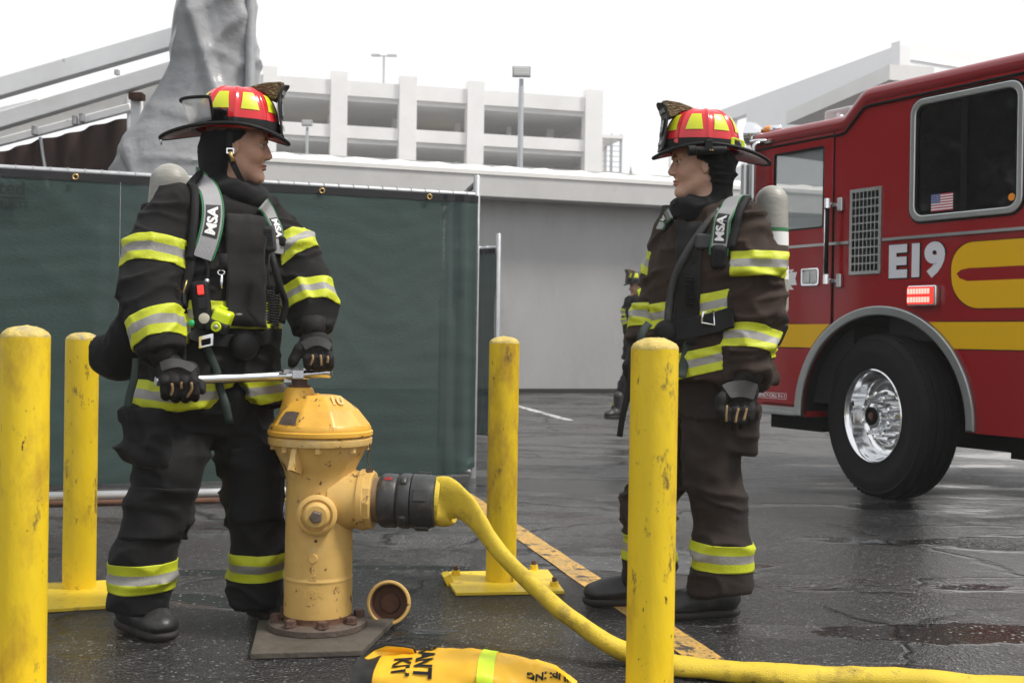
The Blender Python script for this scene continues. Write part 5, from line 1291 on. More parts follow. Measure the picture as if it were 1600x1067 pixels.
def helmet(o, R, shell, label, accessories, loc, number='19', rank='LIEUTENANT', small=False):
    th = thing('fire_helmet', label, 'helmet', tuple(loc))
    T = lambda q: o + np.asarray(q, float).reshape(-1, 3) @ R
    a_, b_, h_ = .138, .112, .150
    def dome(ph, t, off=0.0):                      # t 0 = base, 1 = top
        r = math.cos(t * math.pi / 2) ** .62; z = .012 + h_ * math.sin(t * math.pi / 2) ** .95
        rid = sum(math.exp(-((math.atan2(math.sin(ph - k * math.pi / 4), math.cos(ph - k * math.pi / 4))) / (.045 / max(r, .18))) ** 2) for k in range(8))
        rr = .0042 * rid * min(1, 3 * (1 - t) + .4) + off
        cs, sn = math.cos(ph), math.sin(ph)
        return ((a_ * r + rr) * cs, (b_ * r + rr) * sn, z + rr * t)
    n, k = (96, 16) if small else (168, 24); V = []; F = []
    for j in range(k + 1):
        for i in range(n): V.append(dome(2 * math.pi * i / n, min(j / k, .985)))
    for j in range(k):
        for i in range(n): q = (i + 1) % n; F.append((j * n + i, j * n + q, (j + 1) * n + q, (j + 1) * n + i))
    F.append(tuple(k * n + i for i in range(n)))
    mk('shell', (T(V), F), shell, th, smooth=True, sharp=70)
    # brim
    def brim(ph, u):
        cs, sn = math.cos(ph), math.sin(ph); fr = .174 if cs > 0 else .252
        x1, y1 = fr * cs, .130 * sn; x0, y0 = a_ * cs, b_ * sn; x, y = x0 + (x1 - x0) * u, y0 + (y1 - y0) * u
        return (x, y, .018 - .006 * u - (.030 * (x / .176) ** 2 if x > 0 else .038 * (x / .262) ** 2) * u + .012 * u * sn * sn)
    V = []; F = []; m = 8
    for j in range(m + 1):
        for i in range(n): V.append(brim(2 * math.pi * i / n, j / m))
    off = len(V); V += [(x, y, z - .005) for x, y, z in V]
    for j in range(m):
        for i in range(n):
            q = (i + 1) % n; F.append((j * n + i, (j + 1) * n + i, (j + 1) * n + q, j * n + q)); F.append((off + j * n + i, off + j * n + q, off + (j + 1) * n + q, off + (j + 1) * n + i))
    br = mk('brim', (T(V), F), 'helmet_black', th, smooth=True)
    for i in range(len(F)): pass
    mk('brim_edge', tube(T([brim(2 * math.pi * i / 80, 1.0) for i in range(81)]), .0065, 8, False), 'rubber_black', br, smooth=True)
    mk('brim_lining', (T([(x, y, z - .0065) for x, y, z in [brim(2 * math.pi * i / n, u) for u in (.12, .9) for i in range(n)]]), [(i, (i + 1) % n, n + (i + 1) % n, n + i) for i in range(n)]), shell, br, smooth=True)
    # goggle strap round the base
    V = []; F = []
    for z_, t in ((0, .01), (1, .05), (2, .09), (3, .135)):
        for i in range(n): V.append(dome(2 * math.pi * i / n, t, .004))
    for j in range(3):
        for i in range(n): q = (i + 1) % n; F.append((j * n + i, j * n + q, (j + 1) * n + q, (j + 1) * n + i))
    mk('goggle_band', (T(V), F), 'rubber_black', th, smooth=True)
    # reflective panels between the ribs
    for kk in range(8):
        pc = math.pi / 4 * (kk + .5)
        if kk in (3, 4) and not small and False: continue
        V = []; F = []; nu, nv = 9, 7
        for j in range(nv):
            u = j / (nv - 1); t = .27 + .33 * u; hw_ = .245 - .075 * u
            for i in range(nu): V.append(dome(pc + hw_ * (2 * i / (nu - 1) - 1), t, .0022))
        for j in range(nv - 1):
            for i in range(nu - 1): F.append((j * nu + i, j * nu + i + 1, (j + 1) * nu + i + 1, (j + 1) * nu + i))
        mk('reflective_panel', (T(V), F), 'helmet_lime', th, smooth=True)
    # leather front piece and the ornament that holds it
    pts = [(-.040, 0), (.040, 0), (.050, .05), (.058, .12), (.060, .160), (.035, .168), (0, .174), (-.035, .168), (-.060, .160), (-.058, .12), (-.050, .05)]
    def shield(v, e=0.0):
        v = np.asarray(v); y, z, w_ = v[:, 0], v[:, 1], v[:, 2]
        x = .152 + .022 * np.clip((z - .11) / .06, 0, 1) ** 2 - .010 * np.clip(z / .1, 0, 1) + w_ + e - 2.2 * y ** 2
        return T(np.stack([x, y, z + .008], 1))
    vv, ff = plate2d([[(p[0], p[1]) for p in spline(pts + [pts[0]], 44)[:-1]]], .006, .0015)
    sh_ = mk('front_shield', (shield(vv), ff), 'leather_black', th, smooth=True, sharp=40)
    if not small:
        for s, z, sz, m_ in ((rank, .140, .017, 'badge_silver'), (number, .085, .060, 'badge_silver'), ('SEATTLE', .026, .017, 'badge_silver')):
            vv, ff = text2d(s, sz, .0007, .002); wd = vv[:, 0].max() - vv[:, 0].min(); lim = .092 if z > .1 else .065
            if wd > lim: vv[:, 0] *= lim / wd
            mk('shield_lettering', (shield(vv + [0, z, .006]), ff), m_, sh_)
        vv, ff = plate2d([rrect(-.032, .054, .032, .116, .008)], .003, .001); mk('number_panel', (shield(vv + [0, 0, .0045]), ff), 'rubber_black', sh_)
    ey = [(.015, .157), (.050, .172), (.09, .184), (.140, .189), (.152, .186), (.148, .166), (.136, .140), (.128, .122), (.108, .130), (.078, .148), (.045, .158)]
    vv, ff = plate2d([ey], .036, .006, 2); vv[:, 2] -= .018; vv[:, 2] *= .75 + .9 * np.clip((vv[:, 0] - .03) / .1, 0, 1)
    mk('eagle_holder', (T(np.stack([vv[:, 0], vv[:, 2], vv[:, 1]], 1)), ff), 'eagle_bronze', th, smooth=True, sharp=50)
    def box_l(name, c, h, m_, rot=0.0, parent=th, tilt=0.0):
        Rz = np.array([[math.cos(rot), math.sin(rot), 0], [-math.sin(rot), math.cos(rot), 0], [0, 0, 1]]); v, f = box(c, h, Rz); return bevel(mk(name, (T(v), f), m_, parent), .003)
    if 'visor' in accessories:                      # face shield swung up at the back
        V = []; F = []; nn = 22
        for i in range(nn):
            ph = math.radians(150 + 95 * i / (nn - 1))
            for j, (rr, z) in enumerate(((.150, .020), (.158, .055), (.170, .088), (.178, .105))): V.append((rr * math.cos(ph) * 1.06, rr * math.sin(ph) * .82, z))
            if i:
                for j in range(3): F.append((i * 4 - 4 + j, i * 4 + j, i * 4 + j + 1, i * 4 - 3 + j))
        vi = mk('face_shield', (T(V), F), 'visor_clear', th, smooth=True); so_ = vi.modifiers.new('thick', 'SOLIDIFY'); so_.thickness = .003
        mk('shield_frame', tube(T([V[i * 4 + 3] for i in range(nn)]), .0055, 8), 'rubber_black', vi, smooth=True)
        mk('shield_frame', tube(T([V[(nn - 1) * 4 + j] for j in range(4)]), .005, 8), 'rubber_black', vi, smooth=True)
        fr_ = []; F = []
        for i in range(10):
            ph = math.radians(215 + 46 * i / 9)
            for z, e in ((.018, .016), (.060, .014), (.092 - .0045 * i, .018)): fr_.append(((a_ + e) * math.cos(ph), (b_ + e) * math.sin(ph), z))
            if i:
                for j in range(2): F.append((i * 3 - 3 + j, i * 3 + j, i * 3 + j + 1, i * 3 - 2 + j))
        g_ = mk('goggle_body', (T(fr_), F), 'rubber_black', th, smooth=True); so_ = g_.modifiers.new('thick', 'SOLIDIFY'); so_.thickness = .014
    if 'torch' in accessories:
        y = .134
        tz = .002
        fl_ = mk('torch', tube(T([(.075, y, tz - .008), (.050, y, tz - .006), (.048, y, tz - .006), (-.04, y, tz), (-.060, y, tz)]), [.0185, .0185, .0145, .0140, .0125], 16), 'rubber_black', th, smooth=True, sharp=40)
        box_l('torch_clamp', (.005, y - .002, tz + .012), (.014, .017, .020), 'rubber_black', parent=th)
        for c in ((.0, y + .014, tz - .004), (-.008, y + .014, tz - .004)): mk('clamp_screw', lathe([(.0025, 0), (.0025, .003)], 8, T([c])[0], R[1]), 'brass', fl_)
        vv, ff = plate2d([rrect(-.026, -.017, .026, .017, .010), rrect(-.013, -.010, .013, .010, .004)], .008, .002)
        mk('lime_buckle', (T(np.stack([-.105 + vv[:, 0], .108 + vv[:, 2] + .15 * vv[:, 0], .030 + vv[:, 1] + .25 * vv[:, 0]], 1)), ff), 'hi_vis', th, smooth=True, sharp=40)
        mk('red_tab', (T([(.10 + .018 * math.cos(t), .076 - .3 * .018 * math.cos(t) + .008, .036 + .009 * math.sin(t)) for t in np.linspace(0, 6.28, 14)[:-1]]), [tuple(range(13))]), 'helmet_red', th)
    if 'ring' in accessories:
        ang = np.linspace(0, 2 * math.pi, 13); mk('brim_ring', tube(T([(-.248, 0 + .012 * math.cos(t), -.032 + .014 * math.sin(t)) for t in ang]), .002, 6, False), 'steel_polish', th, smooth=True)
    return th

def glove(name, palm, fingers, thumb, h, parent, tan, back=None, label=None):
    """palm = list of implicit parts, fingers = chains of (point, r), tan = short polylines"""
    f = uni([uni(palm, .018)] + [chain(c) for c in fingers] + [chain(thumb)], .006)
    allp = np.array([q[0] for c in fingers + [thumb] for q in c]); lo = allp.min(0) - .10; hi = allp.max(0) + .10
    o = solid(name, f, lo, hi, h, 'glove_black', parent, disp=lambda p: .0016 * fbm(p * 45, 2, 2), label=label)
    for t in tan:
        q = proj(f, t, .0006); mk('finger_seam', tube(spline(q, 8), .0042, 6), 'glove_tan', o, smooth=True)
    if back is not None:
        pts, nr, rb = strap(f, back[0], back[1], back[2], .004, 10, .001); mk('knuckle_pad', rb, 'glove_grey', o, smooth=True, sharp=40)
    return o, f

def boot(heel, toe, parent, h=.006):
    heel = np.array(heel); d = unit((np.array(toe) - heel) * [1, 1, 0]); s = np.array([-d[1], d[0], 0]); R = np.array([d, s, [0, 0, 1]])
    T = lambda q: heel + np.asarray(q, float) @ R
    E = lambda c, r: el(T(c), r, R)
    f = uni([E((.050, 0, .062), (.062, .046, .055)), E((.13, 0, .060), (.10, .047, .050)), E((.212, 0, .050), (.074, .052, .044)), rc(T((.052, 0, .08)), T((.050, 0, .26)), .054, .066)], .035)
    f = uni([f, E((.245, 0, .046), (.045, .050, .037))], .006)
    f = cutp(f, (0, 0, .020), (0, 0, -1), .004)
    lo = heel + [-.35, -.35, 0]; hi = heel + [.35, .35, .36]
    b = solid('boot', f, lo, hi, h, 'boot_black', parent, disp=lambda p: .004 * (1 - 2 * np.abs(vn(p * [9, 9, 24], 3))) * (np.abs(p[:, 2] - .10) < .06) + .001 * fbm(p * 30, 2, 1))
    g = uni([E((.045, 0, .020), (.066, .052, .03)), E((.13, 0, .020), (.11, .050, .03)), E((.222, 0, .020), (.076, .056, .03))], .02)
    g = cutp(cutp(g, (0, 0, .001), (0, 0, -1), .002), (0, 0, .030), (0, 0, 1), .003)
    mk('sole', surf(g, lo, hi, h), 'boot_sole', b, smooth=True)
    return b
SLEEVE = [0, .034, .070, .104]
def trims(v, F, n, parent, sfun, keep, center, widths=(.035, .034, .035), off=.0035):
    c = center - sum(widths) / 2; cuts = [c, c + widths[0], c + widths[0] + widths[1], c + sum(widths)]
    vf, mi = band(v, F, n, sfun, keep, cuts, off)
    o = mk('reflective_trim', vf, ['trim_lime', 'trim_silver', 'trim_lime'], parent, smooth=True)
    if len(o.data.polygons) == len(mi): o.data.polygons.foreach_set('material_index', np.array(mi, np.int32))
    so_ = o.modifiers.new('thick', 'SOLIDIFY'); so_.thickness = .003; so_.offset = -1
    return o

def person(c):
    D0 = c['D']; fdir = unit([*c['face'], 0]); ldir = np.array([-fdir[1], fdir[0], 0]); h = c.get('h', .008); small = c.get('small', False)
    base = G(*c['ground']); root = thing('person', c['label'], 'person', (base[0], base[1], 0))
    ts, zb, zt = torso_sdf(c['torso'], ldir, fdir, D0)
    aR, aL = arm_pts(c['armR'], D0), arm_pts(c['armL'], D0); sR, sL = chain(aR), chain(aL)
    def cuff(s, a): d = unit(a[-1][0] - a[-2][0]); return cutp(s, a[-1][0] + d * .004, d, .006)
    cR, cL = cuff(sR, aR), cuff(sL, aL)
    body = ts
    for q in c.get('carve', []): body = sub(body, q, .02)
    jf = uni([body, cR, cL], .045)
    for q in c.get('add', []): jf = uni([jf, q], .02)
    allp = np.array([p[0] for p in aR + aL] + [P(x[1], x[0], D0) for x in c['torso']]); lo = allp.min(0) - [.30, .34, .13]; hi = allp.max(0) + [.30, .34, .12]
    # trousers
    lR, lL = arm_pts(c['legR'], D0), arm_pts(c['legL'], D0); gR, gL = chain(lR), chain(lL)
    def hemc(s, a): d = unit(a[-1][0] - a[-2][0]); return cutp(s, a[-1][0] + d * .01, d, .008)
    pel = P(*c['pelvis'][:2], D0 + c['pelvis'][2]); parts = [hemc(gR, lR), hemc(gL, lL), el(pel, c['pelvis'][3], np.array([ldir, fdir, [0, 0, 1]]))]
    tf_ = uni(parts, .03)
    for px, py, dd, hv, az in c.get('pockets', []):
        a = math.radians(az); R = np.array([[math.cos(a), math.sin(a), 0], [-math.sin(a), math.cos(a), 0], [0, 0, 1]]); q = P(px, py, D0 + dd)
        tf_ = uni([tf_, rbx(q, hv, .018, R)], .012); tf_ = uni([tf_, rbx(q + [0, 0, hv[2] * .72], (hv[0] * 1.04, hv[1] * 1.08, hv[2] * .28), .012, R)], .004)
    tl = np.array([p[0] for p in lR + lL]); tlo = tl.min(0) - [.28, .28, .05]; thi = tl.max(0) + [.28, .28, .28]; thi[2] = min(thi[2], zb + .25)
    tr, tv, tF, tn = solid('trousers', tf_, tlo, thi, h, c['tmat'], root, disp=folds(c.get('tf', .0145), 8., 3.8, 30 + c['seed']), ret=True, sm=1)
    for s, lg, cy in ((gR, lR, c['legbandR']), (gL, lL, c['legbandL'])):
        o, d = lg[-2][0], unit(lg[-1][0] - lg[-2][0]); oth = gL if s is gR else gR
        tgt = P(cy[0], cy[1], o[1]); keep = (s(tv) < .05) & (s(tv) < oth(tv))
        if 'legn' in c: d = unit(c['legn'])
        trims(tv, tF, tn, tr, lambda p, o=o, d=d: (p - o) @ d, keep, (tgt - o) @ d, c.get('lw', (.033, .030, .033)))
    # jacket
    ja, jv, jF, jn = solid('jacket', jf, lo, hi, h, c['jmat'], root, disp=folds(c.get('jf', .014), 13., 5., c['seed']), ret=True, sm=1)
    for a, s, oth, lst in ((aR, sR, sL, c['bandR']), (aL, sL, sR, c['bandL'])):
        for k, (px, py, seg) in enumerate(lst):
            o, d = a[seg][0], unit(a[seg + 1][0] - a[seg][0]); tgt = P(px, py, o[1]); dS = s(jv)
            keep = (dS < .04) & (dS < ts(jv) + .012) & (dS < oth(jv))
            # only the nearby stretch of this sleeve
            t = (jv - tgt) @ d; keep &= np.abs(t) < .12
            trims(jv, jF, jn, ja, lambda p, o=o, d=d: (p - o) @ d, keep, (tgt - o) @ d, c.get('sw', (.029, .028, .030)))
    dt = ts(jv); da = np.minimum(sR(jv), sL(jv)); ktor = (dt < da - .005) & (dt < .05)
    for px, py, tilt, wd in c['torsobands']:
        z = P(px, py, D0 - .15)[2]; nn = unit([tilt[0], tilt[1], 1]); o = np.array([P(px, py, D0)[0], D0, z])
        ko = ktor & (np.abs((jv - o) @ nn) < .10)
        trims(jv, jF, jn, ja, lambda p, o=o, nn=nn: -((p - o) @ nn), ko, 0.0, wd, .004)
    # head and body in one skin
    ho = P(*c['head'], D0 + c.get('headD', 0)); hf = unit([*c['hface'], c.get('hpitch', 0)]); hl = unit(np.cross([0, 0, 1], hf)); R = np.array([hf, hl, np.cross(hf, hl)])
    hsd = head_sdf(ho, R); neck = ho + np.array([-.05, 0, -.21]) @ R; chest = P(c['torso'][2][1], c['torso'][2][0], D0)
    slim = [rc(neck, chest, .058, .10)]
    slim += [rc(chest, a[0][0], .08, .05) for a in (aR, aL)]
    bsd = uni([hsd, uni(slim, .03)], .02); bl = chest - [.32, .32, .02]; bh = np.array([ho[0] + .32, ho[1] + .32, ho[2] + .16]); bl = np.minimum(bl, ho - .3); bh = np.maximum(bh, chest + .3); bl[2] = chest[2] - .02; bh[2] = ho[2] + .16
    bo = solid('body', bsd, bl, bh, c.get('bh', .0045), 'skin', root, colors=head_colors(ho, R, c['tone']), refine=1, reach=2.2)
    T = lambda q: ho + np.asarray(q, float).reshape(-1, 3) @ R
    if not small:
        for y in (.031, -.031):
            e = mk('eye', lathe([(.0001, -.0115), (.006, -.0098), (.0098, -.006), (.0115, 0), (.0098, .006), (.006, .0098), (.0001, .0115)], 16, T([(.0775, y, .0085)])[0], hf, cap=False), 'eye_white', bo, smooth=True)
            mk('iris', lathe([(.0068, .0094), (.0062, .0108), (.0001, .0120)], 14, T([(.0775, y, .0085)])[0], unit(hf + c.get('gaze', np.zeros(3))), cap=False), 'eye_dark', e, smooth=True)
            a = [T([(.0890 - .012 * abs(t) ** 2, y + .0145 * t, .0145 - .0035 * t * t)])[0] for t in np.linspace(-1, 1, 9)]
            mk('lash_line', tube(a, .0016, 5), 'hair_dark', e, smooth=True)
        for s in (1, -1):
            bp_ = proj(hsd, T([(.094, s * .013, .0255), (.092, s * .024, .0290), (.087, s * .036, .0295), (.078, s * .047, .0255)]), .0004); mk('eyebrow', tube(spline(bp_, 12), list(np.interp(np.arange(12), [0, 3, 11], [.0022, .0028, .0010])), 6), c.get('brow', 'hair_dark'), bo, smooth=True)
    # hood: back of the head, rolled collar
    hk = c['hood']
    E = lambda q, r: el(T([q])[0], r, R)
    col = []
    for i in range(16):
        t = 2 * math.pi * i / 16; cq = np.array(hk['c']); col.append((T([(cq[0] + hk['rx'] * math.cos(t), hk['ry'] * math.sin(t), cq[2] + hk['tilt'] * math.cos(t) + .008 * math.sin(3 * t))])[0], hk['r'] * (1 + .12 * math.sin(2 * t + 1))))
    ring = chain(col + [col[0]])
    hoodf = uni([ring, rc(T([hk['c']])[0], T([np.array(hk['c']) + [-.015, 0, -.10]])[0], .060, .095)], .03)
    bk = uni([E((-.055, 0, -.012), (.072, .088, .095)), E((-.062, 0, -.09), (.060, .074, .090))], .04)
    bk = cutp(bk, T([(-.012, 0, -.02)])[0], R[0] * .96 + R[2] * -.28, .022)
    hoodf = uni([hoodf, bk], .03)
    lin = cutp(E((-.014, 0, .033), (.106, .086, .100)), T([(.020, 0, .030)])[0], R[0] * .72 - R[2] * .70, .008)
    hoodf = uni([hoodf, lin], .012)
    hoodf = cutp(hoodf, T([(0, 0, .045)])[0], R[2], .006)
    solid('hood', hoodf, ho + [-.30, -.30, -.42], ho + [.30, .30, .1], .006 if not small else .012, 'hood_black', root, disp=folds(.007, 16., 8., 60 + c['seed']), sm=1)
    for nm, (a, b) in (('R', c['bootR']), ('L', c['bootL'])): boot(G(*a), G(*b), root, .006 if not small else .014)
    c.update(root=root, jf=jf, tf=tf_, ho=ho, R=R, T=T, fdir=fdir, ldir=ldir, hoodf=hoodf, base=base, outer=uni([jf, hoodf], .01), jdisp=folds(c.get('jf', .014), 13., 5., c['seed']), tdisp=folds(c.get('tf', .0145), 8., 3.8, 30 + c['seed']), jacket=ja, trousers=tr, aR=aR, aL=aL, ts=ts)
    return c
TRIM = (.029, .028, .030)

# ------------------------------------------------ firefighter at the hydrant
D1 = 3.88
f1 = (.64, -.77)
_l1 = np.array([.77, .64, 0])
one = person(dict(label='firefighter in black turnout gear turning the hydrant wrench, head in profile to the right', D=D1, face=f1, ground=(320, 985), seed=1, jmat='coat_black', tmat='trouser_black',
    torso=[(296, 366, .02, .085, .08), (312, 358, .02, .165, .105), (335, 354, .01, .200, .130), (380, 350, 0, .208, .158), (440, 346, 0, .210, .170), (505, 338, 0, .212, .178), (560, 332, 0, .222, .185), (612, 328, 0, .244, .204), (632, 327, 0, .248, .208)],
    armR=[(278, 324, -.10, .076), (243, 392, -.17, .093), (233, 458, -.23, .090), (242, 512, -.28, .081), (253, 553, -.31, .072)],
    armL=[(416, 340, .10, .072), (453, 388, .08, .076), (478, 440, .03, .077), (484, 482, -.02, .077), (488, 518, -.05, .069)],
    legR=[(286, 640, -.06, .118), (266, 725, -.12, .106), (243, 800, -.14, .094), (227, 870, -.14, .099), (218, 942, -.13, .097)],
    legL=[(368, 640, .05, .115), (392, 735, .04, .102), (398, 800, .05, .096), (403, 870, .07, .096), (404, 938, .08, .094)],
    pelvis=(326, 628, 0, (.205, .155, .14)), pockets=[(238, 678, -.17, (.085, .06, .085), -25)],
    legbandR=(222, 897), legbandL=(402, 881), legn=(0.02, 0, -1),
    bandR=[(238, 408, 1), (243, 519, 3)], bandL=[(463, 394, 0), (484, 478, 2)],
    torsobands=[(360, 492, (0, 0), TRIM), (320, 607, (.0, -.10), TRIM)],
    carve=[uni([rc(P(372, 672, 3.67), P(360, 556, 3.67), .13, .008), rc(P(372, 672, 3.76), P(360, 575, 3.76), .10, .008)], .01)],
    head=(372, 231), hface=(.988, .150), headD=.0, tone=(.50, .29, .205),
    hood=dict(c=(.002, 0, -.165), rx=.066, ry=.070, r=.037, tilt=-.012), bootR=((194, 977), (258, 1000)), bootL=((396, 958), (455, 972))))

# ------------------------------------------------ firefighter facing left
D2 = 4.15
two = person(dict(label='firefighter in brown turnout gear facing left with arms down in front of the fire engine', D=D2, face=(-.75, -.66), ground=(1080, 958), seed=2, jmat='coat_brown', tmat='trouser_brown',
    torso=[(322, 1100, .02, .085, .08), (340, 1106, .02, .165, .105), (362, 1106, .01, .198, .130), (405, 1104, 0, .205, .155), (460, 1102, 0, .205, .168), (520, 1102, 0, .212, .178), (565, 1104, 0, .232, .192), (592, 1106, 0, .240, .20)],
    armR=[(1052, 362, .10, .076), (1042, 412, .12, .074), (1030, 460, .11, .072), (1012, 500, .07, .070), (1003, 535, .05, .066)],
    armL=[(1158, 348, -.10, .080), (1179, 415, -.15, .093), (1178, 480, -.16, .096), (1171, 540, -.20, .082), (1168, 586, -.23, .073)],
    legR=[(1060, 620, .07, .112), (1026, 720, .08, .100), (1016, 800, .09, .096), (1014, 860, .10, .096), (1014, 905, .10, .095)],
    legL=[(1128, 620, -.05, .116), (1112, 722, -.08, .100), (1123, 790, -.09, .100), (1129, 860, -.09, .104), (1130, 918, -.09, .101)],
    pelvis=(1098, 606, 0, (.185, .150, .13)), pockets=[(1140, 672, -.13, (.100, .045, .085), -10)],
    legbandR=(1016, 853), legbandL=(1129, 866), legn=(-.03, 0, -1),
    bandR=[(1042, 416, 0), (1007, 513, 2)], bandL=[(1181, 417, 1), (1172, 540, 2)],
    torsobands=[(1085, 480, (-.22, .0), TRIM), (1110, 562, (-.24, 0.05), TRIM)],
    brow='hair_brown', head=(1093, 259), hface=(-.999, -.05), headD=-.01, tone=(.53, .325, .24),
    hood=dict(c=(.004, 0, -.160), rx=.062, ry=.068, r=.036, tilt=-.010), bootR=((1032, 944), (918, 945)), bootL=((1148, 960), (1058, 966))))

# ------------------------------------------------ distant firefighter
D3 = 14.5
three = person(dict(label='distant firefighter in a black helmet half hidden behind the brown-coated firefighter', D=D3, face=(-.85, -.52), ground=(985, 652), seed=3, h=.018, bh=.012, small=True, jmat='coat_black', tmat='trouser_black',
    torso=[(462, 1000, 0, .085, .08), (467, 1001, 0, .17, .11), (475, 1001, 0, .20, .14), (490, 1001, 0, .205, .16), (510, 1001, 0, .21, .17), (535, 1001, 0, .23, .19), (560, 1001, 0, .25, .20)],
    armR=[(985, 472, .1, .08), (981, 488, .1, .08), (981, 502, .05, .075), (984, 516, 0, .07)], armL=[(1018, 472, -.1, .08), (1022, 490, -.1, .085), (1020, 510, -.12, .08), (1016, 530, -.14, .07)],
    legR=[(994, 565, .05, .12), (980, 600, .05, .11), (970, 632, .0, .10), (967, 644, 0, .09)], legL=[(1008, 565, -.05, .12), (1010, 600, -.05, .11), (1010, 632, -.05, .10), (1010, 644, -.05, .09)],
    pelvis=(1001, 562, 0, (.19, .15, .13)), legbandR=(973, 631), legbandL=(1010, 631), bandR=[(981, 490, 0), (983, 508, 1)], bandL=[(1022, 490, 0), (1018, 520, 1)], torsobands=[(1001, 510, (0, 0), TRIM)],
    head=(996, 449), hface=(-.98, -.2), tone=(.42, .25, .17), hood=dict(c=(.002, 0, -.165), rx=.066, ry=.070, r=.037, tilt=-.012), bootR=((970, 652), (953, 653)), bootL=((1010, 652), (994, 654))))

# ------------------------------------------------ helmets
def hframe(c, pitch=0.0, roll=0.0, up=.036, fwd=.0):
    R = c['R']; f, l, u = R; cp, sp = math.cos(pitch), math.sin(pitch); f2 = f * cp + u * sp; u2 = -f * sp + u * cp
    cr, sr = math.cos(roll), math.sin(roll); l2 = l * cr + u2 * sr; u3 = -l * sr + u2 * cr
    return c['ho'] + R[2] * up + R[0] * fwd, np.array([f2, l2, u3])
o_, R_ = hframe(one, -.02, .03, .040, -.004)
helmet(o_, R_, 'helmet_red', 'red fire helmet with lime panels and clear visor on the hydrant firefighter', ('visor', 'ring'), one['base'], rank='FIREFIGHTER')
o_, R_ = hframe(two, .02, -.02, .038, -.006)
helmet(o_, R_, 'helmet_red', 'red fire helmet with a side torch on the firefighter facing left', ('torch',), two['base'])
o_, R_ = hframe(three, .0, .0, .040, 0)
helmet(o_, R_, 'helmet_black', 'small black fire helmet with lime panels on the distant firefighter', (), three['base'], small=True)

# ------------------------------------------------ gloves
def PL(pts, D): return [P(x, y, D + d) for x, y, d in pts]
Rg = np.eye(3)
# right hand of the hydrant firefighter, wrapped round the handle
D = 3.575
rt1 = one['root']
fing = []
for px, ln in ((258, -3), (273, 0), (289, 1), (303, -1)):
    fing.append([(P(px - 2, 578, D - .01), .0125), (P(px, 596, D - .048), .0125), (P(px + 1, 614 + ln, D - .040), .0120), (P(px + 1, 622 + ln, D - .008), .0105), (P(px + 1, 612 + ln, D + .022), .0095)])
gl, gf = glove('glove', [rc(P(256, 552, D + .0), P(266, 570, D - .005), .036, .034), rc(P(262, 577, D - .008), P(297, 577, D - .010), .030, .026), rc(P(262, 588, D - .02), P(298, 588, D - .022), .026, .024)],
      fing, [(P(272, 572, D + .02), .018), (P(296, 586, D + .042), .015), (P(313, 602, D + .030), .0135), (P(316, 610, D + .012), .012)], .0042, rt1,
      [PL([(266, 600, -.075), (267, 610, -.07), (265, 619, -.06)], D), PL([(297, 598, -.075), (297, 610, -.07), (293, 624, -.06)], D), PL([(281, 597, -.075), (281, 604, -.07), (280, 608, -.07)], D)],
      ([(252, 573), (268, 568), (285, 569), (303, 578)], D, .034))
mk('glove_cuff', tube([P(250, 541, 3.57), P(254, 553, 3.57), P(258, 566, 3.572)], [.047, .045, .037], 18), 'glove_black', gl, smooth=True)
# left hand resting on the wrench head
D = 3.80
fing = []
for px, ln in ((480, 0), (491, 2), (502, 3), (513, 0)):
    fing.append([(P(px - 1, 546, D - .03), .0130), (P(px + 1, 560, D - .052), .0122), (P(px + 2, 570 + ln * .5, D - .048), .0115), (P(px + 2, 576 + ln * .5, D - .026), .0105)])
gl, gf = glove('glove', [rc(P(488, 512, D - .01), P(490, 528, D - .02), .036, .034), rc(P(482, 536, D - .03), P(505, 534, D - .028), .030, .028), rc(P(480, 546, D - .035), P(508, 545, D - .034), .024, .024)],
      fing, [(P(480, 532, D - .02), .020), (P(468, 546, D - .05), .017), (P(459, 562, D - .055), .0145), (P(456, 569, D - .05), .0130)], .0042, rt1,
      [PL([(486, 550, -.09), (487, 560, -.09), (484, 572, -.08)], D), PL([(499, 550, -.09), (500, 560, -.09), (501, 573, -.08)], D), PL([(510, 552, -.09), (511, 560, -.09), (510, 568, -.08)], D)],
      ([(474, 541), (488, 534), (503, 534), (516, 543)], D, .032))
mk('glove_cuff', tube([P(488, 500, 3.80), P(489, 513, 3.79), P(491, 525, 3.78)], [.046, .044, .036], 18), 'glove_black', gl, smooth=True)
# near hand of the other firefighter, hanging
D = 3.895
fing = []
for px, ln in ((1137, 0), (1150, 4), (1163, 3), (1174, -3)):
    fing.append([(P(px + 1, 624, D - .01), .0135), (P(px - 1, 640, D - .030), .0130), (P(px - 3, 654 + ln, D - .034), .0122), (P(px - 5, 663 + ln, D - .018), .0105)])
gl, gf = glove('glove', [rc(P(1165, 588, D), P(1160, 602, D), .036, .036), rc(P(1144, 612, D - .008), P(1172, 610, D - .004), .030, .029), rc(P(1142, 622, D - .014), P(1171, 622, D - .010), .025, .024)],
      fing, [(P(1140, 606, D - .02), .020), (P(1128, 624, D - .045), .017), (P(1126, 640, D - .05), .0145), (P(1129, 651, D - .05), .0125)], .0042, two['root'],
      [PL([(1144, 634, -.07), (1140, 648, -.07), (1136, 662, -.06)], D), PL([(1157, 634, -.07), (1154, 648, -.07), (1150, 661, -.06)], D), PL([(1169, 634, -.07), (1166, 646, -.07), (1163, 657, -.06)], D)],
      ([(1134, 612), (1150, 608), (1166, 608), (1180, 613)], D, .058))
mk('glove_cuff', tube([P(1169, 576, 3.91), P(1168, 588, 3.905), P(1163, 602, 3.90)], [.052, .052, .040], 18), 'glove_black', gl, smooth=True)
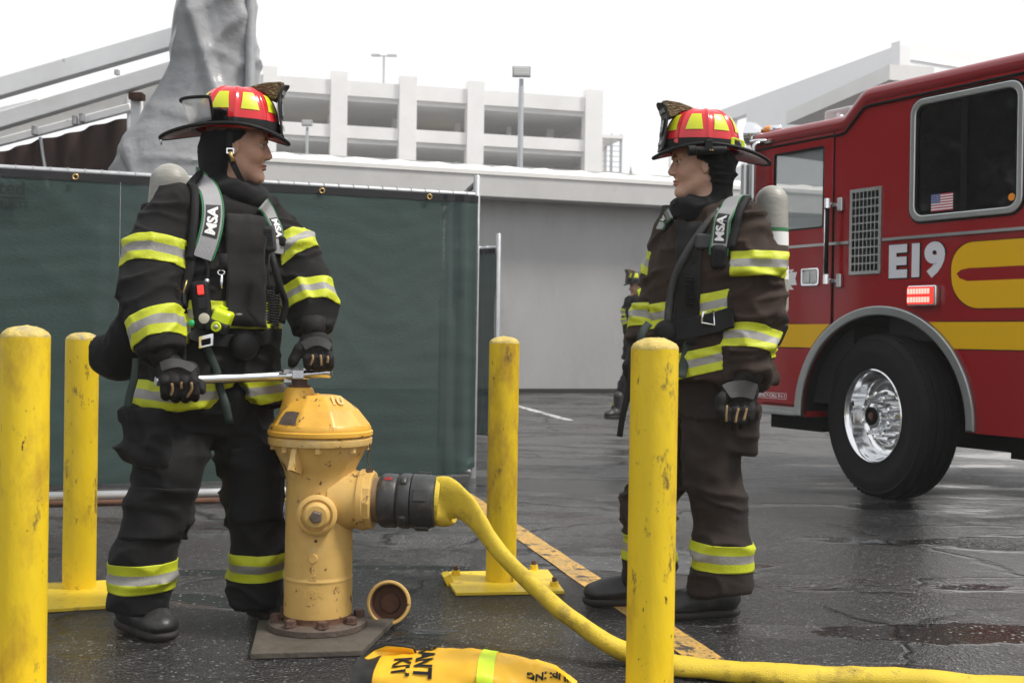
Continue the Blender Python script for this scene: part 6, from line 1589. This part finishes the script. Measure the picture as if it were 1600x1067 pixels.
# far hand, mostly behind the bollard
D = 4.20
fing = [[(P(px, 566, D - .01), .013), (P(px - 1, 580, D - .02), .0125), (P(px - 1, 591, D - .02), .0115), (P(px, 599, D - .01), .0105)] for px in (985, 995, 1005, 1014)]
gl, gf = glove('glove', [rc(P(998, 540, D), P(998, 552, D), .036, .036), rc(P(990, 560, D - .01), P(1008, 560, D - .01), .030, .028)], fing, [(P(988, 556, D - .02), .019), (P(981, 572, D - .04), .016), (P(980, 583, D - .04), .014)], .0055, two['root'], [], None)
# both hands of the distant one
for (x0, y0), par in (((985, 522), three['root']), ((1015, 536), three['root'])):
    glove('glove', [rc(P(x0, y0 - 5, D3), P(x0, y0 + 3, D3), .04, .042)], [[(P(x0 + k, y0 + 5, D3 - .02), .013), (P(x0 + k, y0 + 10, D3 - .03), .012), (P(x0 + k, y0 + 14, D3 - .02), .011)] for k in (-3, -1, 1, 3)], [(P(x0 - 3, y0, D3 - .03), .018), (P(x0 - 5, y0 + 6, D3 - .04), .014)], .01, par, [], None)

# ------------------------------------------------ hair and chin straps
hm = one['outer']
T = one['T']
pts = spline(T([(-.018, -.098, .035), (-.020, -.095, -.01), (-.012, -.094, -.055), (.006, -.088, -.095), (.024, -.076, -.128)]), 16); nr = np.tile(-one['R'][1], (16, 1))
cs = mk('chin_strap', ribbon(pts, nr, .020, .003), 'strap_black', one['root'], smooth=True, sharp=40)
bx0 = T([(-.016, -.100, -.028)])[0]
vv, ff = plate2d([rrect(-.013, -.010, .013, .010, .003), rrect(-.008, -.005, .008, .005, .002)], .004, .001)
mk('strap_buckle', (bx0 + vv[:, :1] * one['R'][0] + vv[:, 1:2] * one['R'][2] - vv[:, 2:3] * one['R'][1], ff), 'steel_polish', cs)
mk('strap_clip', tube(T([(-.016, -.101, -.030), (-.012, -.101, -.045), (-.006, -.099, -.062)]), [.008, .006, .008], 8), 'brass', cs, smooth=True)

# ------------------------------------------------ storm flaps, seams
def panel(c, name, pixpoly, off, m, parent, n=14, thick=.004):
    """a sewn-on panel following the coat: four photo corners (tl, tr, br, bl)"""
    tl, tr_, br_, bl = [np.array(q, float) for q in pixpoly]; V = []; F = []
    for i in range(n + 1):
        for j in range(n + 1):
            u, v = i / n, j / n; q = (tl * (1 - u) + tr_ * u) * (1 - v) + (bl * (1 - u) + br_ * u) * v; V.append(hit(c['jf'], q[0], q[1], c['D']))
    V = np.array(V); nv = grad(c['jf'], V, .02); V = V + nv * (off + c['jdisp'](V))[:, None]
    F = [(i * (n + 1) + j, (i + 1) * (n + 1) + j, (i + 1) * (n + 1) + j + 1, i * (n + 1) + j + 1) for i in range(n) for j in range(n)]
    o = mk(name, (V, F), m, parent, smooth=True)
    for cc_ in (1, n - 1): mk('stitch_line', tube(V.reshape(n + 1, n + 1, 3)[cc_] + nv.reshape(n + 1, n + 1, 3)[cc_] * .0008, .0014, 5), 'patch_black', o, smooth=True)
    so_ = o.modifiers.new('thick', 'SOLIDIFY'); so_.thickness = thick; so_.offset = -1
    return o
mat('flap_black', (.015, .0147, .0147), .75, spec=.2, wrinkle=.5, var=.3, vscale=9, bump=.3, bscale=300, sheen=.1, dirt=((.036, .034, .032), 4, .55, .2))
panel(one, 'storm_flap', [(352, 337), (412, 342), (411, 512), (350, 508)], .011, 'flap_black', one['jacket'])
panel(two, 'storm_flap', [(1062, 352), (1100, 350), (1092, 540), (1052, 538)], .007, 'flap_black', two['jacket'])

for c_, q_ in ((one, [(205, 762), (300, 758), (292, 842), (188, 842)]), (one, [(362, 700), (440, 690), (440, 815), (364, 815)])):
    k_ = dict(c_); k_['jf'] = c_['tf']; k_['jdisp'] = c_['tdisp']; panel(k_, 'knee_patch', q_, .004, 'trouser_black', c_['trousers'], 16, .004)

# ------------------------------------------------ breathing apparatus
def cylinder(c, center, top, length, r, lean, parent):
    a = unit(lean); t = np.array(center); t[2] = top
    prof = [(.02, -.075), (.022, -.045), (.02, -.03), (r * .55, -.005)][::-1]
    pr = [(r * math.sin(x), -r + r * math.cos(x)) for x in np.linspace(.02, math.pi / 2, 10)] + [(r, -length + r * .8)] + [(r * math.cos(x), -length + r * .8 - r * .8 * math.sin(x)) for x in np.linspace(.2, 1.5, 8)]
    cy_ = mk('air_cylinder', lathe(pr, 40, t, a), 'cyl_grey', parent, smooth=True, sharp=60)
    mk('cylinder_valve', lathe([(.022, -length - .02), (.024, -length - .06), (.016, -length - .08)], 14, t, a), 'badge_silver', cy_, smooth=True, sharp=40)
    for z, m_ in ((-.16, 'strap_green'), (-.175, 'white_print'), (-.235, 'flag_red'), (-.30, 'white_print')): mk('cylinder_label', lathe([(r + .0008, z), (r + .0008, z - (.012 if m_ != 'white_print' else .05))], 40, t, a, cap=False), m_, cy_, smooth=True)
    return t, a
def logo_strap(c, par, pts, nr, width, s_logo, flip, thick=.010, ln=.11):
    st_ = mk('shoulder_strap', ribbon(pts, nr, width, thick), 'strap_grey', par, smooth=True, sharp=40)
    for sgn in (-1, 1):
        q = np.array([p + np.cross(unit(pts[min(i + 1, len(pts) - 1)] - pts[max(i - 1, 0)]), n) * sgn * width * .50 + n * thick * .55 for i, (p, n) in enumerate(zip(pts, nr))])
        mk('strap_piping', tube(q, .0032, 6), 'strap_green', st_, smooth=True)
    vv, ff = plate2d([rrect(-ln / 2, -width * .36, ln / 2, width * .36, .004)], .001)
    # refine the plate so that it can bend with the strap
    nx_ = 12; V = []; F = []
    for i in range(nx_ + 1):
        for j in (0, 1): V.append((-ln / 2 + ln * i / nx_, (-.36 + .72 * j) * width, 0))
        if i: F.append((2 * i - 2, 2 * i, 2 * i + 1, 2 * i - 1))
    mk('logo_panel', (on_strap(pts, nr, np.array(V), s_logo, thick + .0008, flip), F), 'ink_black', st_)
    v, f = text2d('MSA', .072, .0028, .0006); v[:, 0] *= ln * .86 / (v[:, 0].max() - v[:, 0].min()); v[:, 1] *= width * .52 / (v[:, 1].max() - v[:, 1].min())
    mk('logo_lettering', (on_strap(pts, nr, v, s_logo, thick + .0018, flip), f), 'white_print', st_)
    return st_
def coil(a, b, n, r, wr, par, name='coil_cord'):
    t = np.linspace(0, 1, n * 10); a = np.array(a); b = np.array(b); s, u = frame(b - a); an = t * n * 2 * math.pi
    return mk(name, tube(a + (b - a) * t[:, None] + r * np.cos(an)[:, None] * s + r * np.sin(an)[:, None] * u, wr, 5), 'rubber_black', par, smooth=True)

def apparatus_one():
    c = one; D = c['D']; f = c['jf']; fo = c['outer']; DISP[:] = [c['jdisp']]
    ap = thing('breathing_apparatus', 'grey air cylinder and logo shoulder straps worn by the hydrant firefighter', 'breathing apparatus', tuple(c['base']))
    back = -c['fdir']; ctr = P(346, 400, D) + back * .255
    t, a = cylinder(c, P(268, 300, 4.08), 1.598, .50, .070, (.09, -.05, 1), ap)
    pk = t - a * .30 - back * .085; Rk = np.array([c['ldir'], c['fdir'], [0, 0, 1]])
    bevel(mk('back_plate', box(P(300, 430, D) + back * .13, (.13, .02, .25), Rk), 'rubber_black', ap), .03, 3)
    # image-left strap
    pts, nr, _ = strap(fo, [(313, 274), (322, 295), (331, 322), (331, 350), (325, 378), (316, 404)], D, .066, .010, 30, .004)
    L = np.linalg.norm(np.diff(pts, axis=0), axis=1).sum()
    s1 = logo_strap(c, ap, pts, nr, .066, L * .66, -1)
    for dx in (0,):
        pts2, nr2, rb = strap(f, [(300, 395), (297, 420), (288, 450), (282, 480)], D, .030, .004, 16, .003); mk('lower_strap', rb, 'strap_black', ap, smooth=True)
    pts2, nr2, rb = strap(fo, [(300, 268), (303, 300), (304, 340), (300, 385), (296, 405)], D, .030, .012, 20, .004); mk('pad_edge', rb, 'strap_black', ap, smooth=True)
    # image-right strap
    pts, nr, _ = strap(fo, [(407, 318), (415, 332), (424, 352), (429, 372), (430, 396)], D, .052, .010, 24, .004)
    L = np.linalg.norm(np.diff(pts, axis=0), axis=1).sum(); logo_strap(c, ap, pts, nr, .050, L * .55, 1, ln=.075)
    # gauge unit
    g = hit(f, 318, 478, D) + [0, -.02, 0]; gx, gy, gz = np.array([.99, .05, .12]), np.array([-.05, .99, 0]), np.array([-.12, 0, .99]); Rg_ = np.array([gx, gy, gz])
    gu = bevel(mk('gauge_unit', box(g, (.030, .022, .080), Rg_), 'rubber_black', ap), .016, 3)
    gu.name = 'gauge_unit'
    bevel(mk('alarm_lamp', box(g + gz * .050 - gy * .022 + gx * .006, (.010, .004, .015), Rg_), 'red_lens', gu), .003)
    mk('display', box(g + gz * .008 - gy * .0225 + gx * .008, (.013, .002, .018), Rg_), 'tinted_glass', gu)
    mk('gauge_dial', lathe([(.017, 0), (.017, .006), (.013, .007)], 20, g - gz * .042 - gy * .020 + gx * .008, -gy), 'gauge_face', gu, smooth=True, sharp=30)
    mk('green_button', lathe([(.010, 0), (.009, .006), (.004, .008)], 14, g - gz * .052 - gy * .016 - gx * .034, -gy), 'green_led', gu, smooth=True)
    mk('hose_ferrule', tube([P(321, 446, D - .20), P(324, 436, D - .2)], .008, 10), 'badge_silver', gu, smooth=True)
    mk('gauge_hose', tube(spline([P(321, 445, D - .20), P(325, 425, D - .20), P(322, 402, D - .2)], 10), .007, 8), 'rubber_black', ap, smooth=True)
    # lime torch
    q = hit(f, 350, 500, D) + [0, -.03, 0]; R2 = np.array([[.93, .05, -.36], [0, .99, .1], [.36, 0, .93]])
    to = bevel(mk('chest_torch', box(q, (.030, .034, .034), R2), 'hi_vis', ap), .012, 3)
    bevel(mk('torch_bezel', box(q + R2[2] * -.022 - R2[1] * .020, (.036, .022, .020), R2), 'rubber_black', to), .010, 3)
    mk('torch_lens', lathe([(.017, 0), (.015, .004)], 18, q + R2[2] * -.020 - R2[1] * .042, -R2[1]), 'hi_vis', to, smooth=True, sharp=30)
    mk('torch_bulb', lathe([(.008, .004), (.004, .006)], 12, q + R2[2] * -.020 - R2[1] * .042, -R2[1]), 'badge_silver', to, smooth=True)
    mk('torch_switch', box(q + R2[2] * .036 - R2[0] * .008, (.012, .014, .006), R2), 'hi_vis', to)
    # snap hook on its loop
    p0 = hit(f, 349, 418, D) + [0, -.022, 0]
    lp = mk('snap_loop', ribbon([P(349, 396, p0[1]), P(349, 410, p0[1]), P(350, 422, p0[1] - .003)], [np.array([0, -1., 0])] * 3, .028, .004), 'strap_black', ap, smooth=True)
    ang = np.linspace(0, 2 * math.pi, 15)
    mk('snap_hook', tube([p0 + np.array([.011 * math.cos(t), -.004, -.018 + .008 * math.sin(t)]) for t in ang], .0028, 6, False), 'steel_polish', lp, smooth=True)
    mk('snap_body', tube([p0 + [.002, -.004, -.026], p0 + [.002, -.004, -.040], p0 + [.001, -.004, -.058], p0 + [.003, -.004, -.068]], [.004, .006, .005, .003], 8), 'steel_polish', lp, smooth=True)
    # waist belt, buckle, loose strap ends
    pts, nr, rb = strap(f, [(292, 520), (325, 528), (360, 533), (400, 530), (425, 520)], D, .045, .006, 24, .004); mk('waist_belt', rb, 'strap_black', ap, smooth=True, sharp=40)
    q = hit(f, 327, 533, D) + [0, -.034, 0]
    vv, ff = plate2d([rrect(-.024, -.020, .024, .020, .003), rrect(-.014, -.012, .014, .006, .002)], .008, .002); bk_ = mk('belt_buckle', (q + np.stack([vv[:, 0], -vv[:, 2], vv[:, 1] + vv[:, 0] * .25], 1), ff), 'steel_polish', ap, smooth=True, sharp=30)
    for pix in ([(300, 500), (318, 530), (332, 560), (342, 585), (345, 605)],):
        pts = [hit(f, x, y, D) + np.array([0, -.012, 0]) for x, y in pix] + [P(352, 630, 3.68), P(359, 662, 3.69)]; pts = spline(pts, 22)
        mk('strap_tail', ribbon(pts, [np.array([.2, -1., 0])] * 22, .026, .003), 'strap_dkgreen', ap, smooth=True)
    pts = spline([P(213, 560, 3.62), P(210, 590, 3.60), P(203, 615, 3.60), P(199, 638, 3.60)], 14); mk('strap_tail', ribbon(pts, [np.array([-.1, -1., 0])] * 14, .026, .003), 'strap_dkgreen', ap, smooth=True)
    # regulator at the waist, mask pouch behind the elbow
    q = hit(f, 386, 540, D) + [0.0, -.035, 0]; rd = unit([.35, -.9, -.1])
    rg = mk('regulator', lathe([(.030, -.03), (.044, -.015), (.048, .010), (.044, .030), (.030, .040), (.010, .044)], 26, q, rd), 'rubber_black', ap, smooth=True, sharp=50)
    mk('regulator_ring', lathe([(.049, .002), (.051, .008), (.049, .016)], 26, q, rd, cap=False), 'patch_black', rg, smooth=True)
    pf = uni([el(P(186, 556, 3.86), (.095, .07, .085)), el(P(208, 520, 3.84), (.06, .06, .085))], .05)
    solid('mask_pouch', pf, P(186, 556, 3.86) - .25, P(186, 556, 3.86) + .25, .009, 'hood_black', ap, disp=folds(.006, 10, 9, 77))
    # speaker microphone, hoses on the far side
    q = hit(fo, 423, 374, D) + [0, -.018, 0]; sm_ = bevel(mk('speaker_microphone', box(q, (.020, .016, .045), np.array([[.97, 0, .12], [0, 1, 0], [-.12, 0, .97]])), 'anodised', ap), .010, 3)
    for k in range(7): mk('grille_bar', box(q + [.001 * k - .003, -.0165, .026 - k * .008], (.013, .0018, .0018)), 'patch_black', sm_)
    mk('air_hose', tube(spline([P(424, 396, D - .15), P(430, 420, D - .16), P(438, 450, D - .15), P(446, 475, D - .12), P(440, 505, D - .12)], 20), .0115, 10), 'rubber_black', ap, smooth=True)
    mk('microphone_cord', tube(spline([P(421, 398, D - .17), P(419, 425, D - .19), P(421, 452, D - .19)], 12), .0035, 6), 'rubber_black', ap, smooth=True)
    coil(P(421, 452, D - .20), P(424, 506, D - .20), 13, .012, .0033, ap); coil(P(431, 460, D - .17), P(429, 512, D - .18), 12, .012, .0033, ap)
    q = hit(fo, 440, 378, D) + [0, -.02, 0]; bevel(mk('hose_clip', box(q, (.018, .014, .016)), 'rubber_black', ap), .008, 3)
    mk('d_ring', tube([P(276, 452, D - .26), P(287, 457, D - .27), P(292, 438, D - .26)], .003, 6), 'brass', ap, smooth=True)
apparatus_one()

def apparatus_two():
    c = two; D = c['D']; f = c['jf']; fo = c['outer']; DISP[:] = [c['jdisp']]
    ap = thing('breathing_apparatus', 'air cylinder, hose and logo straps worn by the brown-coated firefighter', 'breathing apparatus', tuple(c['base']))
    t, a = cylinder(c, P(1205, 330, 4.22), P(1200, 290, 4.22)[2], .50, .060, (-.02, .0, 1), ap)
    Rk = np.array([c['ldir'], c['fdir'], [0, 0, 1]]); bevel(mk('back_plate', box(P(1140, 440, D) - c['fdir'] * .10, (.10, .02, .22), Rk), 'rubber_black', ap), .03, 3)
    pts, nr, _ = strap(fo, [(1161, 298), (1149, 314), (1139, 334), (1131, 356), (1126, 380), (1123, 400)], D, .062, .010, 30, .005)
    L = np.linalg.norm(np.diff(pts, axis=0), axis=1).sum(); logo_strap(c, ap, pts, nr, .062, L * .68, -1, ln=.105)
    pts2, nr2, rb = strap(fo, [(1172, 296), (1163, 316), (1154, 338), (1148, 362), (1143, 390)], D, .034, .014, 20, .004); mk('pad_edge', rb, 'strap_black', ap, smooth=True)
    pts, nr, _ = strap(fo, [(1052, 332), (1044, 345), (1036, 362)], D, .042, .009, 16, .004); L = np.linalg.norm(np.diff(pts, axis=0), axis=1).sum(); logo_strap(c, ap, pts, nr, .040, L * .5, -1, ln=.06)
    # voice unit at the strap end
    q = hit(fo, 1122, 402, D) + [0, -.014, 0]; vu = bevel(mk('voice_unit', box(q, (.028, .018, .042)), 'rubber_black', ap), .016, 3)
    for k in range(4): mk('grille_ring', lathe([(.006 + k * .0045, 0), (.007 + k * .0045, .002), (.008 + k * .0045, 0)], 18, q + [0, -.0175, 0], (0, -1, 0), cap=False), 'patch_black', vu)
    mk('air_hose', tube(spline([hit(fo, 1122, 328, D) + [0, -.01, 0], hit(fo, 1095, 362, D) + [0, -.018, 0], hit(fo, 1070, 400, D) + [0, -.022, 0], hit(fo, 1052, 440, D) + [0, -.022, 0], hit(fo, 1044, 485, D) + [0, -.022, 0], hit(f, 1043, 528, D) + [0, -.02, 0]], 30), .0155, 12), 'anodised', ap, smooth=True)
    q = hit(fo, 1100, 378, D) + [0, -.012, 0]; bevel(mk('chest_panel', box(q, (.035, .012, .028)), 'anodised', ap), .01, 3)
    a0 = hit(fo, 1076, 432, D) + [0, -.016, 0]; b0 = hit(fo, 1077, 476, D) + [0, -.016, 0]; coil(a0, b0, 11, .015, .0034, ap)
    mk('microphone_cord', tube(spline([a0, hit(fo, 1078, 415, D) + [0, -.015, 0], hit(fo, 1088, 408, D) + [0, -.015, 0]], 10), .0033, 6), 'rubber_black', ap, smooth=True)
    pts, nr, rb = strap(f, [(1050, 520), (1075, 516), (1105, 508), (1135, 500), (1150, 497)], D, .075, .010, 24, .004); mk('waist_belt', rb, 'strap_black', ap, smooth=True, sharp=40)
    q = hit(f, 1104, 498, D) + [0, -.036, 0]; mk('d_ring', tube([q + [-.024, 0, -.014], q + [-.018, 0, .022], q + [.018, 0, .026], q + [.022, 0, -.022], q + [-.024, 0, -.014]], .0038, 8), 'steel_polish', ap, smooth=True)
    pts = spline([hit(f, 1096, 508, D) + [0, -.015, 0], hit(f, 1078, 530, D) + [0, -.012, 0], hit(f, 1070, 560, D) + [0, -.012, 0], P(1064, 590, 3.93)], 16); mk('strap_tail', ribbon(pts, [np.array([-.1, -1., 0])] * 16, .034, .003), 'strap_dkgreen', ap, smooth=True)
    pts = spline([P(1014, 505, 4.00), P(1003, 522, 3.98), P(1000, 545, 3.98)], 12); mk('strap_tail', ribbon(pts, [np.array([-.1, -1., 0])] * 12, .028, .003), 'strap_dkgreen', ap, smooth=True)
    q = hit(f, 1040, 520, D) + [0, -.03, 0]; mk('regulator', lathe([(.030, -.03), (.044, -.015), (.046, .010), (.040, .030), (.020, .040)], 24, q, unit([-.4, -.9, 0])), 'rubber_black', ap, smooth=True, sharp=50)
    q = P(1212, 520, 4.22); bevel(mk('rear_handle', box(q, (.032, .03, .045), np.array([[.9, 0, -.4], [0, 1, 0], [.4, 0, .9]])), 'rubber_black', ap), .012, 3)
    # black strap hanging by the far knee
    pts = spline([P(988, 560, 4.12), P(982, 610, 4.12), P(973, 650, 4.12), P(968, 682, 4.12)], 14); mk('hip_strap', ribbon(pts, [np.array([-.2, -1., 0])] * 14, .022, .004), 'strap_black', ap, smooth=True)
apparatus_two()
# air pack flap of the distant one
q = P(1008, 458, D3 - .16); t3a = thing('breathing_apparatus', 'lime-flapped air pack on the back of the distant firefighter', 'breathing apparatus', tuple(three['base']))
bevel(mk('lime_flap', box(q, (.09, .015, .07), np.array([[.95, 0, .3], [0, 1, 0], [-.3, 0, .95]])), 'hi_vis', t3a), .01)
cylinder(three, P(1014, 470, D3 + .1), 1.55, .5, .07, (0, 0, 1), t3a)
